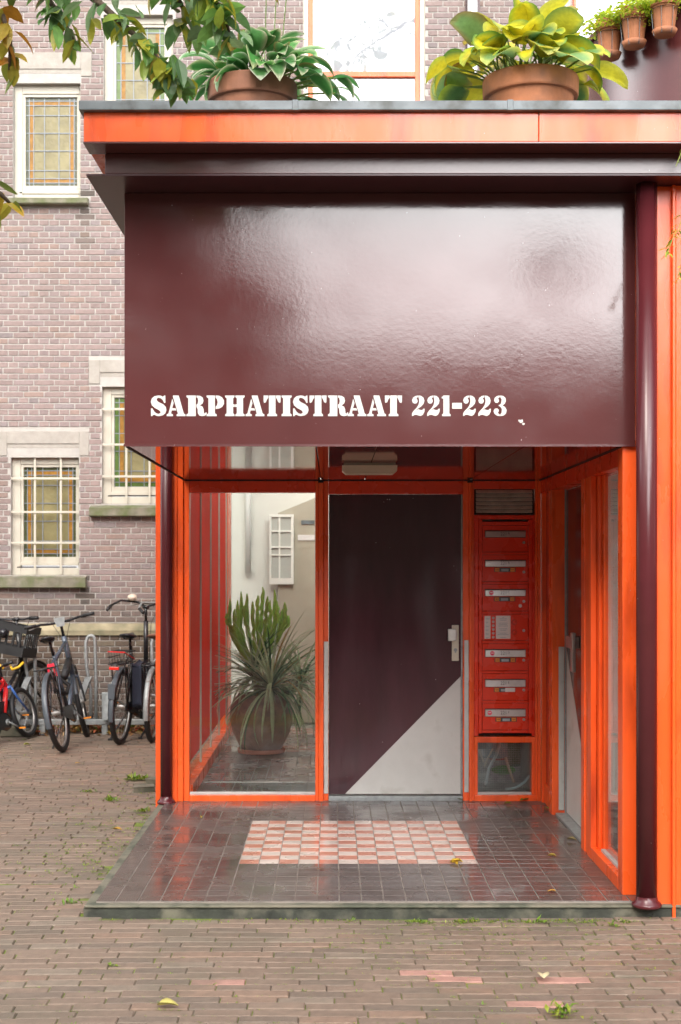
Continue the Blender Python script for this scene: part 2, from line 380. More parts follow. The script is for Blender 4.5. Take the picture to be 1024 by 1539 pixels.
# ------------------------------------------------------------------ entrance step
st = MB(); st.box(-1.185, 3.2, 6.50, 9.34, .046, .060); o = st.build('entrance_step', 'concrete', bevel=.008); struct(o)
st = MB(); st.box(-1.190, 3.2, 6.512, 9.34, -.05, .0455); o = st.build('step_base', mat('damp_concrete', (.04, .044, .034), .8, var=.4, vs=12, bump=.004, bs=60, dirt=((.16, .15, .11), 6, .5, .7)), bevel=.004); struct(o)
def tiles(name, x0, x1, y0, y1, z, px_, py_, phx, phy, checks, seed, base=(.088, .068, .06)):
    t = MB(); q = random.Random(seed)
    i0 = math.floor((x0-phx)/px_); i1 = math.ceil((x1-phx)/px_); j0 = math.floor((y0-phy)/py_); j1 = math.ceil((y1-phy)/py_)
    for i in range(i0, i1):
        for j in range(j0, j1):
            a0 = max(x0, phx+i*px_+.0022); a1 = min(x1, phx+(i+1)*px_-.0022); b0 = max(y0, phy+j*py_+.0018); b1 = min(y1, phy+(j+1)*py_-.0018)
            if a1-a0 < .01 or b1-b0 < .01: continue
            k = q.uniform(.9, 1.1); c = tuple(v*k for v in base)
            for (ci0, ci1, cj0, cj1) in checks:
                if ci0 <= i < ci1 and cj0 <= j < cj1:
                    c = (.50*k**.2, .42*k**.2, .37*k**.2) if (i+j) % 2 else (.42*k**.4, .175*k**.4, .12*k**.4)
            zt = z+q.gauss(0, .0001); tx, ty = q.gauss(0, .0006), q.gauss(0, .0006)
            w_, h_ = a1-a0, b1-b0
            top = [(a0+.001, b0+.001, zt-tx*w_), (a1-.001, b0+.001, zt+tx*w_), (a1-.001, b1-.001, zt+tx*w_+ty*h_), (a0+.001, b1-.001, zt-tx*w_+ty*h_)]
            bot = [(a0, b0, z-.004), (a1, b0, z-.004), (a1, b1, z-.004), (a0, b1, z-.004)]
            t.add(top+bot, [(0, 1, 2, 3)]+[(4+k2, 4+(k2+1) % 4, (k2+1) % 4, k2) for k2 in range(4)], [c]*8)
    return t.build(name, 'tile')
gr = MB(); gr.box(-1.135, 1.53, 6.548, 9.34, .0585, .0672); struct(gr.build('step_grout', 'grout'))
struct(tiles('step_tiles', -1.135, 1.53, 6.548, 9.34, .0700, .1076, .1028, -.506, 7.372, [(0, 12, 0, 12)], 5))

# ------------------------------------------------------------------ brick building behind
WY = 14.1
bb = root('brick_building', (0, WY, 0), 'old brick building with pale stone lintels and cream framed stained glass windows', 'building')
wx = lambda p: px(p, WY)
wz = lambda p: pz(p, WY)
# (name, frame x0,x1,ytop,ybottom px, glass x0,x1,y0,y1)
WIN = [
 dict(f=(20, 121, 125, 299), g=(36, 114, 142, 276), lint=(-12, 138, 79, 115), head=(17, 122, 104), sill=(14, 134, 299, 310), bars=None, style=0),
 dict(f=(156, 260, 22, 190), g=(172.6, 246, 36.6, 168), lint=(140, 276, -30, 10), head=(152, 264, 0), sill=(150, 268, 190, 202), bars=None, style=1),
 dict(f=(16.5, 119, 687.5, 864.6), g=(33, 112, 701.5, 837), lint=(-20, 134, 648, 685), head=(11, 119.5, 667), sill=(-6, 131, 866, 884), bars=((52, 91), (719, 769.5, 815.7)), style=0),
 dict(f=(153.5, 256, 581, 757), g=(170, 240, 596, 731), lint=(134, 276, 541, 577), head=(150.5, 259, 560), sill=(137, 272, 762, 777), bars=((189.6, 224.6), (614.7, 668, 716)), style=1),
]
BIG = (456, 639, -60, 158)
openings = []
for W_ in WIN:
    f = W_['f']; openings.append((wx(f[0]), wx(f[1]), wz(f[3]), wz(f[2])))
    l_ = W_['lint']; openings.append((wx(l_[0]), wx(l_[1]), wz(l_[3]), wz(l_[2])))
    s_ = W_['sill']; openings.append((wx(s_[0]), wx(s_[1]), wz(s_[3]), wz(s_[2])))
    h_ = W_['head']; openings.append((wx(h_[0]), wx(h_[1]), wz(f[2]), wz(h_[2])))
openings.append((wx(BIG[0]), wx(BIG[1]), wz(BIG[3]), wz(BIG[2])))
holes = [openings[0], openings[4], openings[8], openings[12], openings[16]]
BAND0, BAND1 = wz(954.5), wz(937)
openings.append((-9, 9, BAND0, BAND1))
XL, XR, ZT = -7.0, 7.0, 8.4
# mortar backing made of strips round the openings
def wall_strips(mb, y0, y1, holes, x0, x1, z0, z1):
    zs = sorted({z0, z1}|{h[2] for h in holes if z0 < h[2] < z1}|{h[3] for h in holes if z0 < h[3] < z1})
    for a, b in zip(zs, zs[1:]):
        mid = (a+b)/2; cuts = sorted([(h[0], h[1]) for h in holes if h[2] < mid < h[3]]); x = x0
        for c0, c1 in cuts:
            if c0 > x: mb.box(x, c0, y0, y1, a, b)
            x = max(x, c1)
        if x < x1: mb.box(x, x1, y0, y1, a, b)
mw = MB(); wall_strips(mw, WY, WY+.3, holes, XL, XR, -.05, ZT); wl = mw.build('wall', 'mortar', bb)
bk = MB(); q = random.Random(21); CR = .0612; SP = .2115
zrow = -.01; rowi = 0
while zrow < ZT-.05:
    zc = zrow+CR/2; pl = zc < BAND0-.0
    st_ = SP if rowi % 2 == 0 else SP/2
    off = {0: 0, 1: SP*.25, 2: SP*.5, 3: SP*.25}[rowi % 4]
    x = XL+off
    yf = WY-.007-(.055 if pl else 0)
    while x < XR:
        a, b = x+.0058+q.gauss(0, .0012), x+st_-.0058+q.gauss(0, .0012); x += st_
        segs = [(a, b)]
        if zc > 4.6 and a > 2.2 or (.9 < a < 9 and zc < 3.4) or (-.95 < a and zc < 3.4): continue
        for (o0, o1, oz0, oz1) in openings:
            if oz0-.012 < zc < oz1+.012:
                ns = []
                for s0, s1 in segs:
                    if s1 <= o0 or s0 >= o1: ns.append((s0, s1)); continue
                    if s0 < o0-.02: ns.append((s0, o0-.004))
                    if s1 > o1+.02: ns.append((o1+.004, s1))
                segs = ns
        for s0, s1 in segs:
            if s1-s0 < .02: continue
            t = q.random(); k = q.uniform(.9, 1.1)
            if pl:
                c = Vector((.105, .075, .055))*q.uniform(.6, 1.25)
                if t < .2: c = Vector((.15, .12, .085))*k
            else:
                c = Vector((.295, .222, .205))*k
                if t < .2: c = Vector((.285, .22, .21))*k
                elif t < .27: c = Vector((.26, .215, .21))*k
                elif t < .36: c = Vector((.31, .222, .19))*k
                c = c*(.80-.014*max(0, zc-2)); damp = 0  # bricks coloured darker with height to offset the stronger light up there
                if zc < 1.6: damp = .35*(1.6-zc)/.5
                # rain stains below the ends of the sills
                for (sx0, sx1, sz) in ((wx(118), wx(140), wz(310)), (wx(120), wx(142), wz(884)), (wx(118), wx(140), wz(884))):
                    if sx0 < (s0+s1)/2 < sx1 and sz-.75 < zc < sz+.15: damp += q.uniform(.3, .6)*(1-(sz-zc)/.75)
                c = c*max(.35, 1-damp)
                if damp > .2: c = c.lerp(Vector((.11, .10, .07)), .25)
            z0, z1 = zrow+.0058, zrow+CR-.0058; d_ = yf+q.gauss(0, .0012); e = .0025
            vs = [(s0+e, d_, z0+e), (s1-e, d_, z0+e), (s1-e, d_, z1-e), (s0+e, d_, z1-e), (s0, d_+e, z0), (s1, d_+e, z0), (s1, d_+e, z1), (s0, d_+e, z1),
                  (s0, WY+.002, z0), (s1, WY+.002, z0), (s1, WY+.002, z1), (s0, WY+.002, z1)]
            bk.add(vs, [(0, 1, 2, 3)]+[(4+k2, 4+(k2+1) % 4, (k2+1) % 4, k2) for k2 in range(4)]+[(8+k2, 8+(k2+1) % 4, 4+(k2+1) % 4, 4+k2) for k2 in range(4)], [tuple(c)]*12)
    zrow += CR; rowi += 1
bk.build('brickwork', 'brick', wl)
B('plinth_backing', 'mortar', bb, (XL, -1.25, WY-.052, WY-.001, -.05, BAND0-.002), bevel=0)
m_ = MB(); m_.prism([(WY-.085, BAND0), (WY+.01, BAND0), (WY+.01, BAND1), (WY-.012, BAND1), (WY-.085, BAND0+.05)], 'x', XL, -1.25); m_.build('stone_band', 'band', bb, bevel=.004)

def stone_window(W_, i):
    f = W_['f']; g_ = W_['g']; X0, X1, Z0, Z1 = wx(f[0]), wx(f[1]), wz(f[3]), wz(f[2])
    G0, G1, GZ0, GZ1 = wx(g_[0]), wx(g_[1]), wz(g_[3]), wz(g_[2])
    Y0 = WY+.07
    fr = MB()
    fr.box(X0, G0-.028, Y0, Y0+.08, Z0, Z1); fr.box(G1+.028, X1, Y0, Y0+.08, Z0, Z1)
    fr.box(G0-.028, G1+.028, Y0, Y0+.08, GZ1+.03, Z1); fr.box(G0-.028, G1+.028, Y0, Y0+.08, Z0, Z0+.075)
    fo = fr.build('window', 'white_frame', bb, bevel=.004)
    sa = MB()
    sa.box(G0-.028, G0, Y0+.012, Y0+.06, GZ0-.085, GZ1+.03); sa.box(G1, G1+.028, Y0+.012, Y0+.06, GZ0-.085, GZ1+.03)
    sa.box(G0, G1, Y0+.012, Y0+.06, GZ1, GZ1+.03); sa.box(G0, G1, Y0+.012, Y0+.06, GZ0-.07, GZ0); sa.box(G0-.03, G1+.03, Y0-.012, Y0+.01, GZ0-.088, GZ0-.055)
    sa.build('sash', 'white_frame', fo, bevel=.003)
    B('shadow_gap', 'seam', fo, (X0+.05, X1-.04, Y0-.002, Y0+.01, Z0+.078, Z0+.09), bevel=0)
    yg = Y0+.04; w_ = .018
    B('pane', 'olive', fo, (G0, G1, yg, yg+.006, GZ0, GZ1), bevel=0)
    bo = 'amber' if W_['style'] == 0 else 'greeng'
    e = .035; bd = MB(); t = .045
    if W_['style'] == 1: e = 0; t = .05
    bd.box(G0+e, G0+e+t, yg-.003, yg+.002, GZ0+e, GZ1-e); bd.box(G1-e-t, G1-e, yg-.003, yg+.002, GZ0+e, GZ1-e)
    bd.box(G0+e+t, G1-e-t, yg-.003, yg+.002, GZ1-e-t, GZ1-e); bd.box(G0+e+t, G1-e-t, yg-.003, yg+.002, GZ0+e, GZ0+e+t)
    bd.build('border_glass', bo, fo)
    if W_['style'] == 0:
        d2 = MB(); d2.box(G0, G0+e, yg-.0035, yg+.002, GZ0, GZ1); d2.box(G1-e, G1, yg-.0035, yg+.002, GZ0, GZ1); d2.box(G0+e, G1-e, yg-.0035, yg+.002, GZ1-e, GZ1); d2.box(G0+e, G1-e, yg-.0035, yg+.002, GZ0, GZ0+e)
        d2.build('edge_glass', 'darkg', fo)
    else:
        d2 = MB(); a = .055; d2.box(G0+a, G0+a+.04, yg-.0035, yg+.002, GZ0+a, GZ1-a); d2.box(G1-a-.04, G1-a, yg-.0035, yg+.002, GZ0+a, GZ1-a); d2.box(G0+a+.04, G1-a-.04, yg-.0035, yg+.002, GZ0+a, GZ0+a+.04)
        d2.build('edge_glass', 'amber', fo)
    ld = MB(); lw = .0035
    H = GZ1-GZ0; Wd = G1-G0
    for k in range(1, 5): z = GZ0+H*k/5+(.0 if k > 1 else -.02); ld.box(G0, G1, yg-.009, yg-.004, z-lw, z+lw)
    for xx in (e+.0, e+t): 
        ld.box(G0+xx-lw, G0+xx+lw, yg-.010, yg-.004, GZ0, GZ1); ld.box(G1-xx-lw, G1-xx+lw, yg-.010, yg-.004, GZ0, GZ1)
        ld.box(G0, G1, yg-.0095, yg-.004, GZ0+xx-lw, GZ0+xx+lw); ld.box(G0, G1, yg-.0095, yg-.004, GZ1-xx-lw, GZ1-xx+lw)
    for fx in (.36, .64): ld.box(G0+Wd*fx-lw, G0+Wd*fx+lw, yg-.0098, yg-.004, GZ0, GZ1)
    ld.build('lead_came', 'lead', fo)
    # stone head: flat lintel with a stepped moulding under it
    l_ = W_['lint']; h_ = W_['head']
    hz = wz(h_[2])
    lm = MB(); lx0, lx1, lz0, lz1 = wx(l_[0]), wx(l_[1]), wz(l_[3]), wz(l_[2]); hx0, hx1 = wx(h_[0]), wx(h_[1])
    lm.box(lx0, hx0, WY-.012, WY+.1, lz0, lz1); lm.box(hx1, lx1, WY-.012, WY+.1, lz0, lz1); lm.box(hx0, hx1, WY-.012, WY+.1, hz, lz1)
    lm.box(hx0, hx1, WY-.002, WY+.1, hz-.045, hz)
    lm.build('lintel', 'lintel', bb, bevel=.004)
    md = MB(); zz = hz-.045; st2 = (zz-Z1)/3
    for k in range(3): md.box(hx0, hx1, WY+.018+.018*k, WY+.15, zz-st2*(k+1)+.003, zz-st2*k)
    md.build('stepped_moulding', 'mould', bb, bevel=.004)
    s_ = W_['sill']
    m2 = MB(); sx0, sx1, sz0, sz1 = wx(s_[0]), wx(s_[1]), wz(s_[3]), wz(s_[2])
    m2.prism([(WY-.10, sz0+.012), (WY-.085, sz0), (WY+.02, sz0), (WY+.02, sz0+.03), (WY+.09, Z0), (WY+.06, Z0+.004), (WY-.10, sz1-.015)], 'x', sx0, sx1)
    m2.build('sill', 'sill', bb, bevel=.004)
    if W_['bars']:
        vb, hb = W_['bars']; gl = MB(); yb = Y0-.045
        for v in vb: gl.box(wx(v)-.011, wx(v)+.011, yb-.006, yb+.006, Z0+.01, Z1+.005)
        for v in hb: gl.box(X0+.0, X1+.0, yb-.018, yb-.0065, wz(v)-.011, wz(v)+.011)
        gl.build('window_grille', 'white_frame', fo, bevel=.002)
for i, W_ in enumerate(WIN): stone_window(W_, i)
# tall window with orange frame over the entrance
X0, X1, Z0, Z1 = [f_(v) for f_, v in zip((wx, wx, wz, wz), (BIG[0], BIG[1], BIG[3], BIG[2]))]
j = .05; Y0 = WY+.02
fo = B('window', 'white_frame', bb, (X0, X0+j, Y0, Y0+.12, Z0, Z1), (X1-j, X1, Y0, Y0+.12, Z0, Z1), (X0+j, X1-j, Y0, Y0+.12, Z1-j, Z1))
B('frame', 'orange', fo, (X0+j, X0+2*j, Y0+.02, Y0+.1, Z0, Z1-j), (X1-2*j, X1-j, Y0+.02, Y0+.1, Z0, Z1-j), (X0+2*j, X1-2*j, Y0+.02, Y0+.1, Z1-2*j, Z1-j), (X0+2*j, X1-2*j, Y0+.02, Y0+.1, wz(113), wz(105)))
B('pane', 'mirrorglass', fo, (X0+2*j, X1-2*j, Y0+.06, Y0+.066, Z0, Z1-2*j), bevel=0)
# narrower window to its right, mostly behind the plants
XA, XB = wx(861), wx(960)
fo = B('window', 'orange', bb, (XA, XA+.03, WY-.04, WY+.05, 5.2, ZT-.1), (XB-.03, XB, WY-.04, WY+.05, 5.2, ZT-.1), (XA+.03, XB-.03, WY-.04, WY+.05, 5.2, 5.25))
B('pane', 'mirrorglass', fo, (XA+.03, XB-.03, WY-.02, WY-.014, 5.25, ZT-.1), bevel=0)
# light grey rainwater pipe between them
dp = root('drainpipe', (wx(709), WY-.09, 3.8), 'pale grey drainpipe on the brick wall behind the yellow hosta', 'drainpipe')
t = MB(); t.tube([(wx(709), WY-.09, 3.8), (wx(709), WY-.09, ZT)], .052, 14); t.build('pipe', mat('pale_pipe', (.55, .56, .56), .35, var=.06), dp, smooth=True)
for z in (5.2, 6.9): t = MB(); t.tube([(wx(709), WY-.09, z), (wx(709), WY-.09, z+.05)], .06, 14); t.build('bracket', 'galv', dp)
B('wall_strip', 'maroon_soffit', bb, (wx(717.5), wx(720.5), WY-.05, WY-.008, 3.8, ZT), (wx(699.5), wx(701.5), WY-.03, WY-.008, 3.8, ZT), bevel=0)
# ------------------------------------------------------------------ entrance pavilion
BY = 9.35
bx = lambda p: (p-VX)*BY/F
bz = lambda p: pz(p, BY)
CZ = 2.264
ent = root('entrance_building', (0, BY, 0), 'low entrance building in orange and maroon paint with large street name panel', 'entrance')
# name panel (front of the canopy box)
PX0, PX1, PY = -1.015, 1.476, 6.65
pm = MB(); pm.box(PX0, PX1, PY, PY+.04, CZ, 3.497); panel = pm.build('name_panel', 'maroon', ent, bevel=.004)
B('canopy_side', 'maroon', ent, (PX0+.002, PX0+.03, PY+.042, 9.4, CZ+.003, 3.495), bevel=0)
B('panel_lip', 'maroon_band', panel, (PX0-.003, PX1, PY-.006, PY-.001, CZ-.004, CZ+.008), bevel=0)
# roof: zinc flashing, orange fascia, maroon band, soffit plate
zf = MB()
for a, b in ((-1.152, px(444, 6.19)-.002), (px(444, 6.19)+.002, px(767, 6.19)-.002), (px(767, 6.19)+.002, 4.0)):
    zf.box(a, b, 6.185, 6.26, 3.746, 3.79)
zf.box(-1.152, -1.08, 6.27, 14.0, 3.746, 3.79)
zf.build('roof_flashing', 'zinc', ent, bevel=.004)
for c in (px(444, 6.19), px(767, 6.19)): B('flashing_joint', 'zinc', ent, (c-.014, c+.014, 6.182, 6.27, 3.744, 3.793))
of = MB(); s0 = px(810, 6.216)
of.box(-1.134, s0-.0015, 6.216, 6.30, 3.612, 3.7455); of.box(s0+.0015, 4.0, 6.216, 6.30, 3.612, 3.7455); of.box(-1.134, -1.05, 6.303, 14.0, 3.612, 3.7455)
of.build('roof_fascia', 'orange', ent, bevel=.002)
B('roof_slab', 'zinc', ent, (-1.07, 1.58, 6.28, 8.7, 3.613, 3.765), (.95, 1.58, 8.7, 9.5, 3.613, 3.765), (1.58, 4.0, 6.28, 7.0, 3.613, 3.765), (.95, 4.0, 9.5, 14.05, 3.613, 3.765), bevel=0)
B('fascia_trim', 'maroon_band', ent, (-1.136, 4.0, 6.212, 6.38, 3.603, 3.6105), bevel=.001)
B('roof_band', 'maroon_band', ent, (-1.062, 4.0, 6.366, 6.42, 3.5085, 3.602), (-1.062, -1.0, 6.422, 9.6, 3.5085, 3.602), bevel=.003)
B('soffit_plate', 'maroon_soffit', ent, (-1.149, 4.0, 6.362, 9.6, 3.498, 3.5075), bevel=.001)
# ceiling
cl_ = MB()
for a, b in ((PX0+.012, -.082), (-.078, .2175), (.2205, .938), (.942, 1.412)):
    cl_.box(a, b, PY+.045, 9.33, CZ, CZ+.02)
cl_.build('ceiling', 'ceiling', ent, bevel=.0015)
B('ceiling_backing', 'seam', ent, (PX0+.03, 1.6, PY+.045, 9.448, CZ+.021, CZ+.03), bevel=0)
B('ceiling_trim', 'seam', ent, (PX0, PX0+.011, PY+.045, 9.36, CZ-.005, CZ+.003), (PX0+.011, 1.41, 9.331, 9.345, CZ-.006, CZ+.004), (1.413, 1.425, PY+.05, 9.345, CZ-.006, CZ+.004), bevel=0)
for c in (-.08, .94): B('ceiling_joint', 'seam', ent, (c-.018, c+.018, 9.315, 9.3305, CZ-.018, CZ-.001), bevel=0)
# back wall frames
def fbox(a, b, y0, y1, z0, z1): return (a, b, y0, y1, z0, z1)
Z0 = .068
B('corner_post', 'orange', ent, fbox(-1.101, -1.06, 9.30, 9.5, Z0, CZ+.2), fbox(-1.06, -1.020, 9.312, 9.5, Z0, CZ+.2), fbox(-1.0195, -.98, 9.335, 9.42, Z0, CZ-.001), bevel=.004)
B('corner_trim', 'orange', ent, (-1.222, -1.187, 9.42, 9.55, .0, 3.49), bevel=.003)
B('post', 'orange', ent, fbox(-.118, -.095, 9.335, 9.45, Z0, CZ-.001), fbox(-.0945, -.062, 9.318, 9.45, Z0, CZ-.001), fbox(-.0615, -.028, 9.34, 9.45, Z0, CZ-.001), bevel=.003)
B('post', 'orange', ent, fbox(.8935, .9335, 9.34, 9.45, Z0, CZ-.001), fbox(.934, .952, 9.318, 9.45, Z0, CZ-.001), fbox(.9525, .9690, 9.335, 9.45, Z0, CZ-.001), bevel=.003)
B('post', 'orange', ent, fbox(1.386, 1.402, 9.328, 9.45, Z0, CZ-.001), fbox(1.4025, 1.424, 9.318, 9.45, Z0, CZ-.001), bevel=.003)
B('header', 'recess_shade', ent, fbox(-.979, -.1185, 9.335, 9.44, 2.181, CZ-.001), bevel=.003)
B('header', 'recess_shade', ent, fbox(-.0275, .893, 9.335, 9.44, 2.17, CZ-.001), bevel=.003)
B('header', 'recess_shade', ent, fbox(.9695, 1.3855, 9.335, 9.44, bz(735), CZ-.001), bevel=.003)
B('window_sill', 'orange', ent, fbox(-.979, -.1185, 9.325, 9.44, Z0, .109), bevel=.003)
lw = B('lobby_window', 'glass', ent, (-.98, -.118, 9.372, 9.378, .13, 2.181), bevel=0)
B('bead', 'alu', lw, (-.979, -.1185, 9.345, 9.37, .1095, .128), bevel=.002)
B('protection_strip', 'alu', ent, (bx(487), bx(493.5), 9.3325, 9.3395, bz(1192), bz(964)), bevel=.001)
B('protection_strip', 'alu', ent, (bx(697.8), bx(704.3), 9.3325, 9.3395, bz(1190), bz(962)), bevel=.001)
# entrance door
dr = B('entrance_door', 'door', ent, (-.025, .882, 9.375, 9.42, .108, 2.168), bevel=.002)
tri = [(bx(519), bz(1194)), (bx(693), bz(1194)), (bx(693), bz(1017))]
tm = MB(); tm.prism(tri, 'y', 9.3725, 9.3745); tm.build('white_triangle', 'white_paint', dr)
B('door_edge', 'galv', dr, (.8825, .8925, 9.362, 9.42, .108, 2.168), bevel=.001)
B('threshold', 'galv', ent, (-.026, .892, 9.335, 9.43, Z0, .1), bevel=.003)
hp = B('handle_plate', mat('cream_metal', (.62, .57, .46), .4, var=.05), dr, (bx(679.6), bx(690), 9.361, 9.3705, bz(993.5), bz(939.5)), bevel=.003)
B('pull', 'steel', hp, (bx(673), bx(685.6), 9.315, 9.338, bz(963), bz(945)), (bx(678), bx(687), 9.3385, 9.3605, bz(958), bz(950)), bevel=.003)
t = MB(); t.tube([(bx(685), 9.3605, bz(977)), (bx(685), 9.357, bz(977))], .012, 14); t.tube([(bx(685), 9.359, bz(980)), (bx(685), 9.357, bz(980))], .006, 10); t.build('key_cylinder', 'galv', hp)
# vent louvre
lv = MB(); 
for k in range(6):
    z1 = bz(736.5)-k*.0266; lv.prism([(9.352, z1), (9.336, z1-.021), (9.340, z1-.0235), (9.358, z1-.002)], 'x', bx(715.5), bx(800))
lo = lv.build('vent_louvre', mat('old_aluminium', (.62, .57, .5), .45, metal=.1, var=.15, vs=15), ent)
B('louvre_backing', 'seam', lo, (bx(713), bx(803), 9.365, 9.38, bz(773), bz(735)), bevel=0)
# closet under and behind the mailboxes
B('closet_frame', 'orange', ent, (.9695, bx(718), 9.335, 9.44, .11, bz(1107)), (bx(799), 1.3855, 9.335, 9.44, .11, bz(1107)), (bx(718), bx(799), 9.335, 9.44, bz(1116), bz(1107)), (.9695, 1.3855, 9.325, 9.44, Z0, .109), bevel=.003)
cw = B('wired_glass', 'glass_side', ent, (bx(718), bx(799), 9.380, 9.384, .127, bz(1116)), bevel=0)
B('bead', 'alu', cw, (bx(718.2), bx(798.8), 9.35, 9.378, .1095, .127), bevel=.001)
wm_ = MB()
a, b, z0, z1 = bx(718), bx(799), .127, bz(1116); k = a+.0125
while k < b: wm_.box(k-.0005, k+.0005, 9.3815, 9.3825, z0, z1); k += .0125
k = z0+.0125
while k < z1: wm_.box(a, b, 9.3811, 9.3829, k-.0005, k+.0005); k += .0125
wm_.build('wire_mesh', 'alu', cw)
B('closet_walls', 'galv', ent, (.93, 1.40, 10.15, 10.2, 0, 2.2), (.93, .965, 9.46, 10.15, 0, 2.2), (1.40, 1.44, 9.46, 10.15, 0, 2.2), (.966, 1.399, 9.46, 10.14, 0.0, .068), bevel=0)
# lobby shell: floor, back wall, red side panels, ceiling edge
struct(tiles('lobby_tiles', -1.0, .925, 10.15, 14.03, .070, .1076, .1028, -.506, 7.372, [(0, 12, 43, 47), (0, 12, 55, 60)], 9, base=(.21, .20, .185)))
gr = MB(); gr.box(-1.0, .925, 9.42, 14.03, -.02, .0672); struct(gr.build('lobby_floor', 'grout'))
struct(tiles('lobby_mat_tiles', -.96, .925, 9.46, 10.12, .071, .1076, .1028, -.506, 7.372, [], 10, base=(.11, .12, .112)))
B('floor_strip', 'alu', ent, (-.96, .92, 10.122, 10.145, .0673, .0745), (bx(347)*1.03, bx(456)*1.03, 9.62, 9.65, .0725, .0765), bevel=.001)
B('lobby_back_wall', 'plaster', ent, (-1.2, .93, 13.99, 14.02, 0, 3.6), (.93, .98, 9.47, 13.98, .0, 3.6), bevel=0)
B('added_lobby_rooflight', 'glass_side', ent, (-1.05, .94, 8.71, 13.98, 3.55, 3.556), bevel=0)  # unseen roof opening, added to bring daylight into the lobby
B('added_lobby_transom', 'glass_side', ent, (-.98, .93, 9.45, 9.456, CZ+.04, 3.5), bevel=0)  # hidden strip made of glass so sun reaches the lobby plants
xw = -1.0
ys_ = [9.46, px and 10.27, 11.12, 11.93, 12.75]
for a, b in zip(ys_, ys_[1:]):
    B('red_wall_panel', 'redpanel', ent, (xw-.02, xw, a+.022, b-.022, .3, 3.3), bevel=.002)
for a in ys_[1:]: B('joint_strip', 'white_frame', ent, (xw+.001, xw+.014, a-.012, a+.012, .2, 3.3), bevel=0)
B('side_rail', 'orange', ent, (xw-.05, xw+.03, 9.46, 13.98, .068, .16), (xw-.05, xw+.02, 12.76, 13.2, .162, 3.3), bevel=.003)
B('side_glass', 'glass_side', ent, (xw-.05, xw-.028, 9.46, 13.98, .165, 3.3), bevel=0)
# white pipe on the lobby wall
t = MB(); t.tube([(px(373, 13.9), 13.93, 1.6), (px(373, 13.9), 13.93, 3.3)], .03, 10); t.build('wall_pipe', mat('white_pipe', (.8, .79, .75), .35), ent, smooth=True)
Yl = 13.90
mb = MB(); mb.prism([(px(418, Yl), pz(771, Yl)), (px(474, Yl)+.1, pz(742, Yl)), (px(474, Yl)+.1, .08), (px(418, Yl), .08)], 'y', Yl, Yl+.07); mb.build('reflected_wall', mat('reflected_beige', (.42, .37, .29), .85, var=.06), ent)  # beige street reflection in the lobby glass, modelled as a solid panel
Yw = 13.84
wf = B('reflected_window', mat('white_gloss', (.85, .83, .76), .3), ent, *[(px(a, Yw), px(b, Yw), Yw, Yw+.05, pz(d_, Yw), pz(c_, Yw)) for a, b, c_, d_ in ((405, 408, 773, 878), (437.5, 441.5, 773, 878), (408.1, 437.4, 773, 777), (408.1, 437.4, 869, 878), (419, 421.5, 777.1, 868.9), (408.1, 418.9, 797, 799.5), (408.1, 418.9, 821, 823.5), (408.1, 418.9, 833, 835), (421.6, 437.4, 797, 799.5), (421.6, 437.4, 821, 823.5), (421.6, 437.4, 833, 835))], bevel=0)  # stands in for the street window mirrored in the lobby glass
B('pane', mat('pale_pane', (.5, .5, .45), .1), wf, (px(408.2, Yw), px(437.3, Yw), Yw+.02, Yw+.03, pz(868.8, Yw), pz(777.2, Yw)), bevel=0)
B('wall_notice', 'paper', ent, (px(448, Yl), px(473, Yl), Yl-.012, Yl-.001, pz(812, Yl), pz(804, Yl)), bevel=0)
B('wall_sign', 'zinc', ent, (px(453, Yl), px(473, Yl), Yl-.012, Yl-.001, pz(788, Yl), pz(782, Yl)), bevel=0)

# ------------------------------------------------------------------ right side wall of the porch
SX = 1.418
B('corner_post', 'orange', ent, (SX, 1.492, 6.668, 6.78, Z0, CZ-.001), bevel=.004)
B('side_header', 'recess_shade', ent, (SX+.002, 1.53, 6.781, 9.31, 2.172, CZ-.001), bevel=.002)
B('side_header_top', 'orange', ent, (SX+.012, 1.478, 6.70, 9.35, CZ, 3.49), bevel=0)
B('side_sill', 'orange', ent, (SX, 1.535, 6.781, 7.489, Z0, .135), bevel=.004)
B('jamb', 'orange', ent, (SX, 1.45, 7.49, 7.60, Z0, 2.171), (SX+.006, 1.45, 7.602, 7.68, Z0, 2.171), (SX, 1.55, 7.682, 7.785, Z0, 2.171), (1.452, 1.468, 7.43, 7.68, .136, 2.171), (1.4685, 1.49, 7.37, 7.68, .136, 2.171), bevel=.003)
sg = B('side_window', 'glass_side', ent, (1.474, 1.480, 6.781, 7.369, .15, 2.171), bevel=0)
B('bead', 'alu', sg, (1.45, 1.473, 6.782, 7.368, .136, .15), bevel=.001)
sd_ = B('side_door', 'door', ent, (1.51, 1.55, 7.80, 8.80, .085, 2.165), bevel=.002)
tm = MB(); tm.prism([(8.79, .09), (8.79, 1.14), (7.82, .09)], 'x', 1.5085, 1.5095); tm.build('white_triangle', 'white_paint', sd_)
B('door_seal', 'galv', sd_, (1.50, 1.509, 8.80, 8.815, .08, 2.17), bevel=0)
hb = B('pull_bracket', 'steel', sd_, (1.452, 1.509, 8.34, 8.50, pz(974, 8.4), pz(956.5, 8.4)), bevel=.003)
B('pull_bar', 'steel', hb, (1.452, 1.476, 8.27, 8.335, pz(1010, 8.3), pz(951, 8.3)), bevel=.004)
B('jamb', 'orange', ent, (SX, 1.545, 8.816, 8.95, Z0, 2.171), bevel=.003)
B('protection_strip', 'alu', ent, (px(839.5, 8.82), px(848, 8.82), 8.810, 8.8155, .1, 1.155), bevel=.001)
B('side_pane', 'redgloss', ent, (1.452, 1.47, 8.951, 9.31, .2, 2.171), bevel=0)
B('side_post', 'orange', ent, (SX+.006, 1.50, 9.27, 9.312, Z0, 2.171), (SX+.02, 1.451, 8.951, 9.269, Z0, .2), bevel=.003)
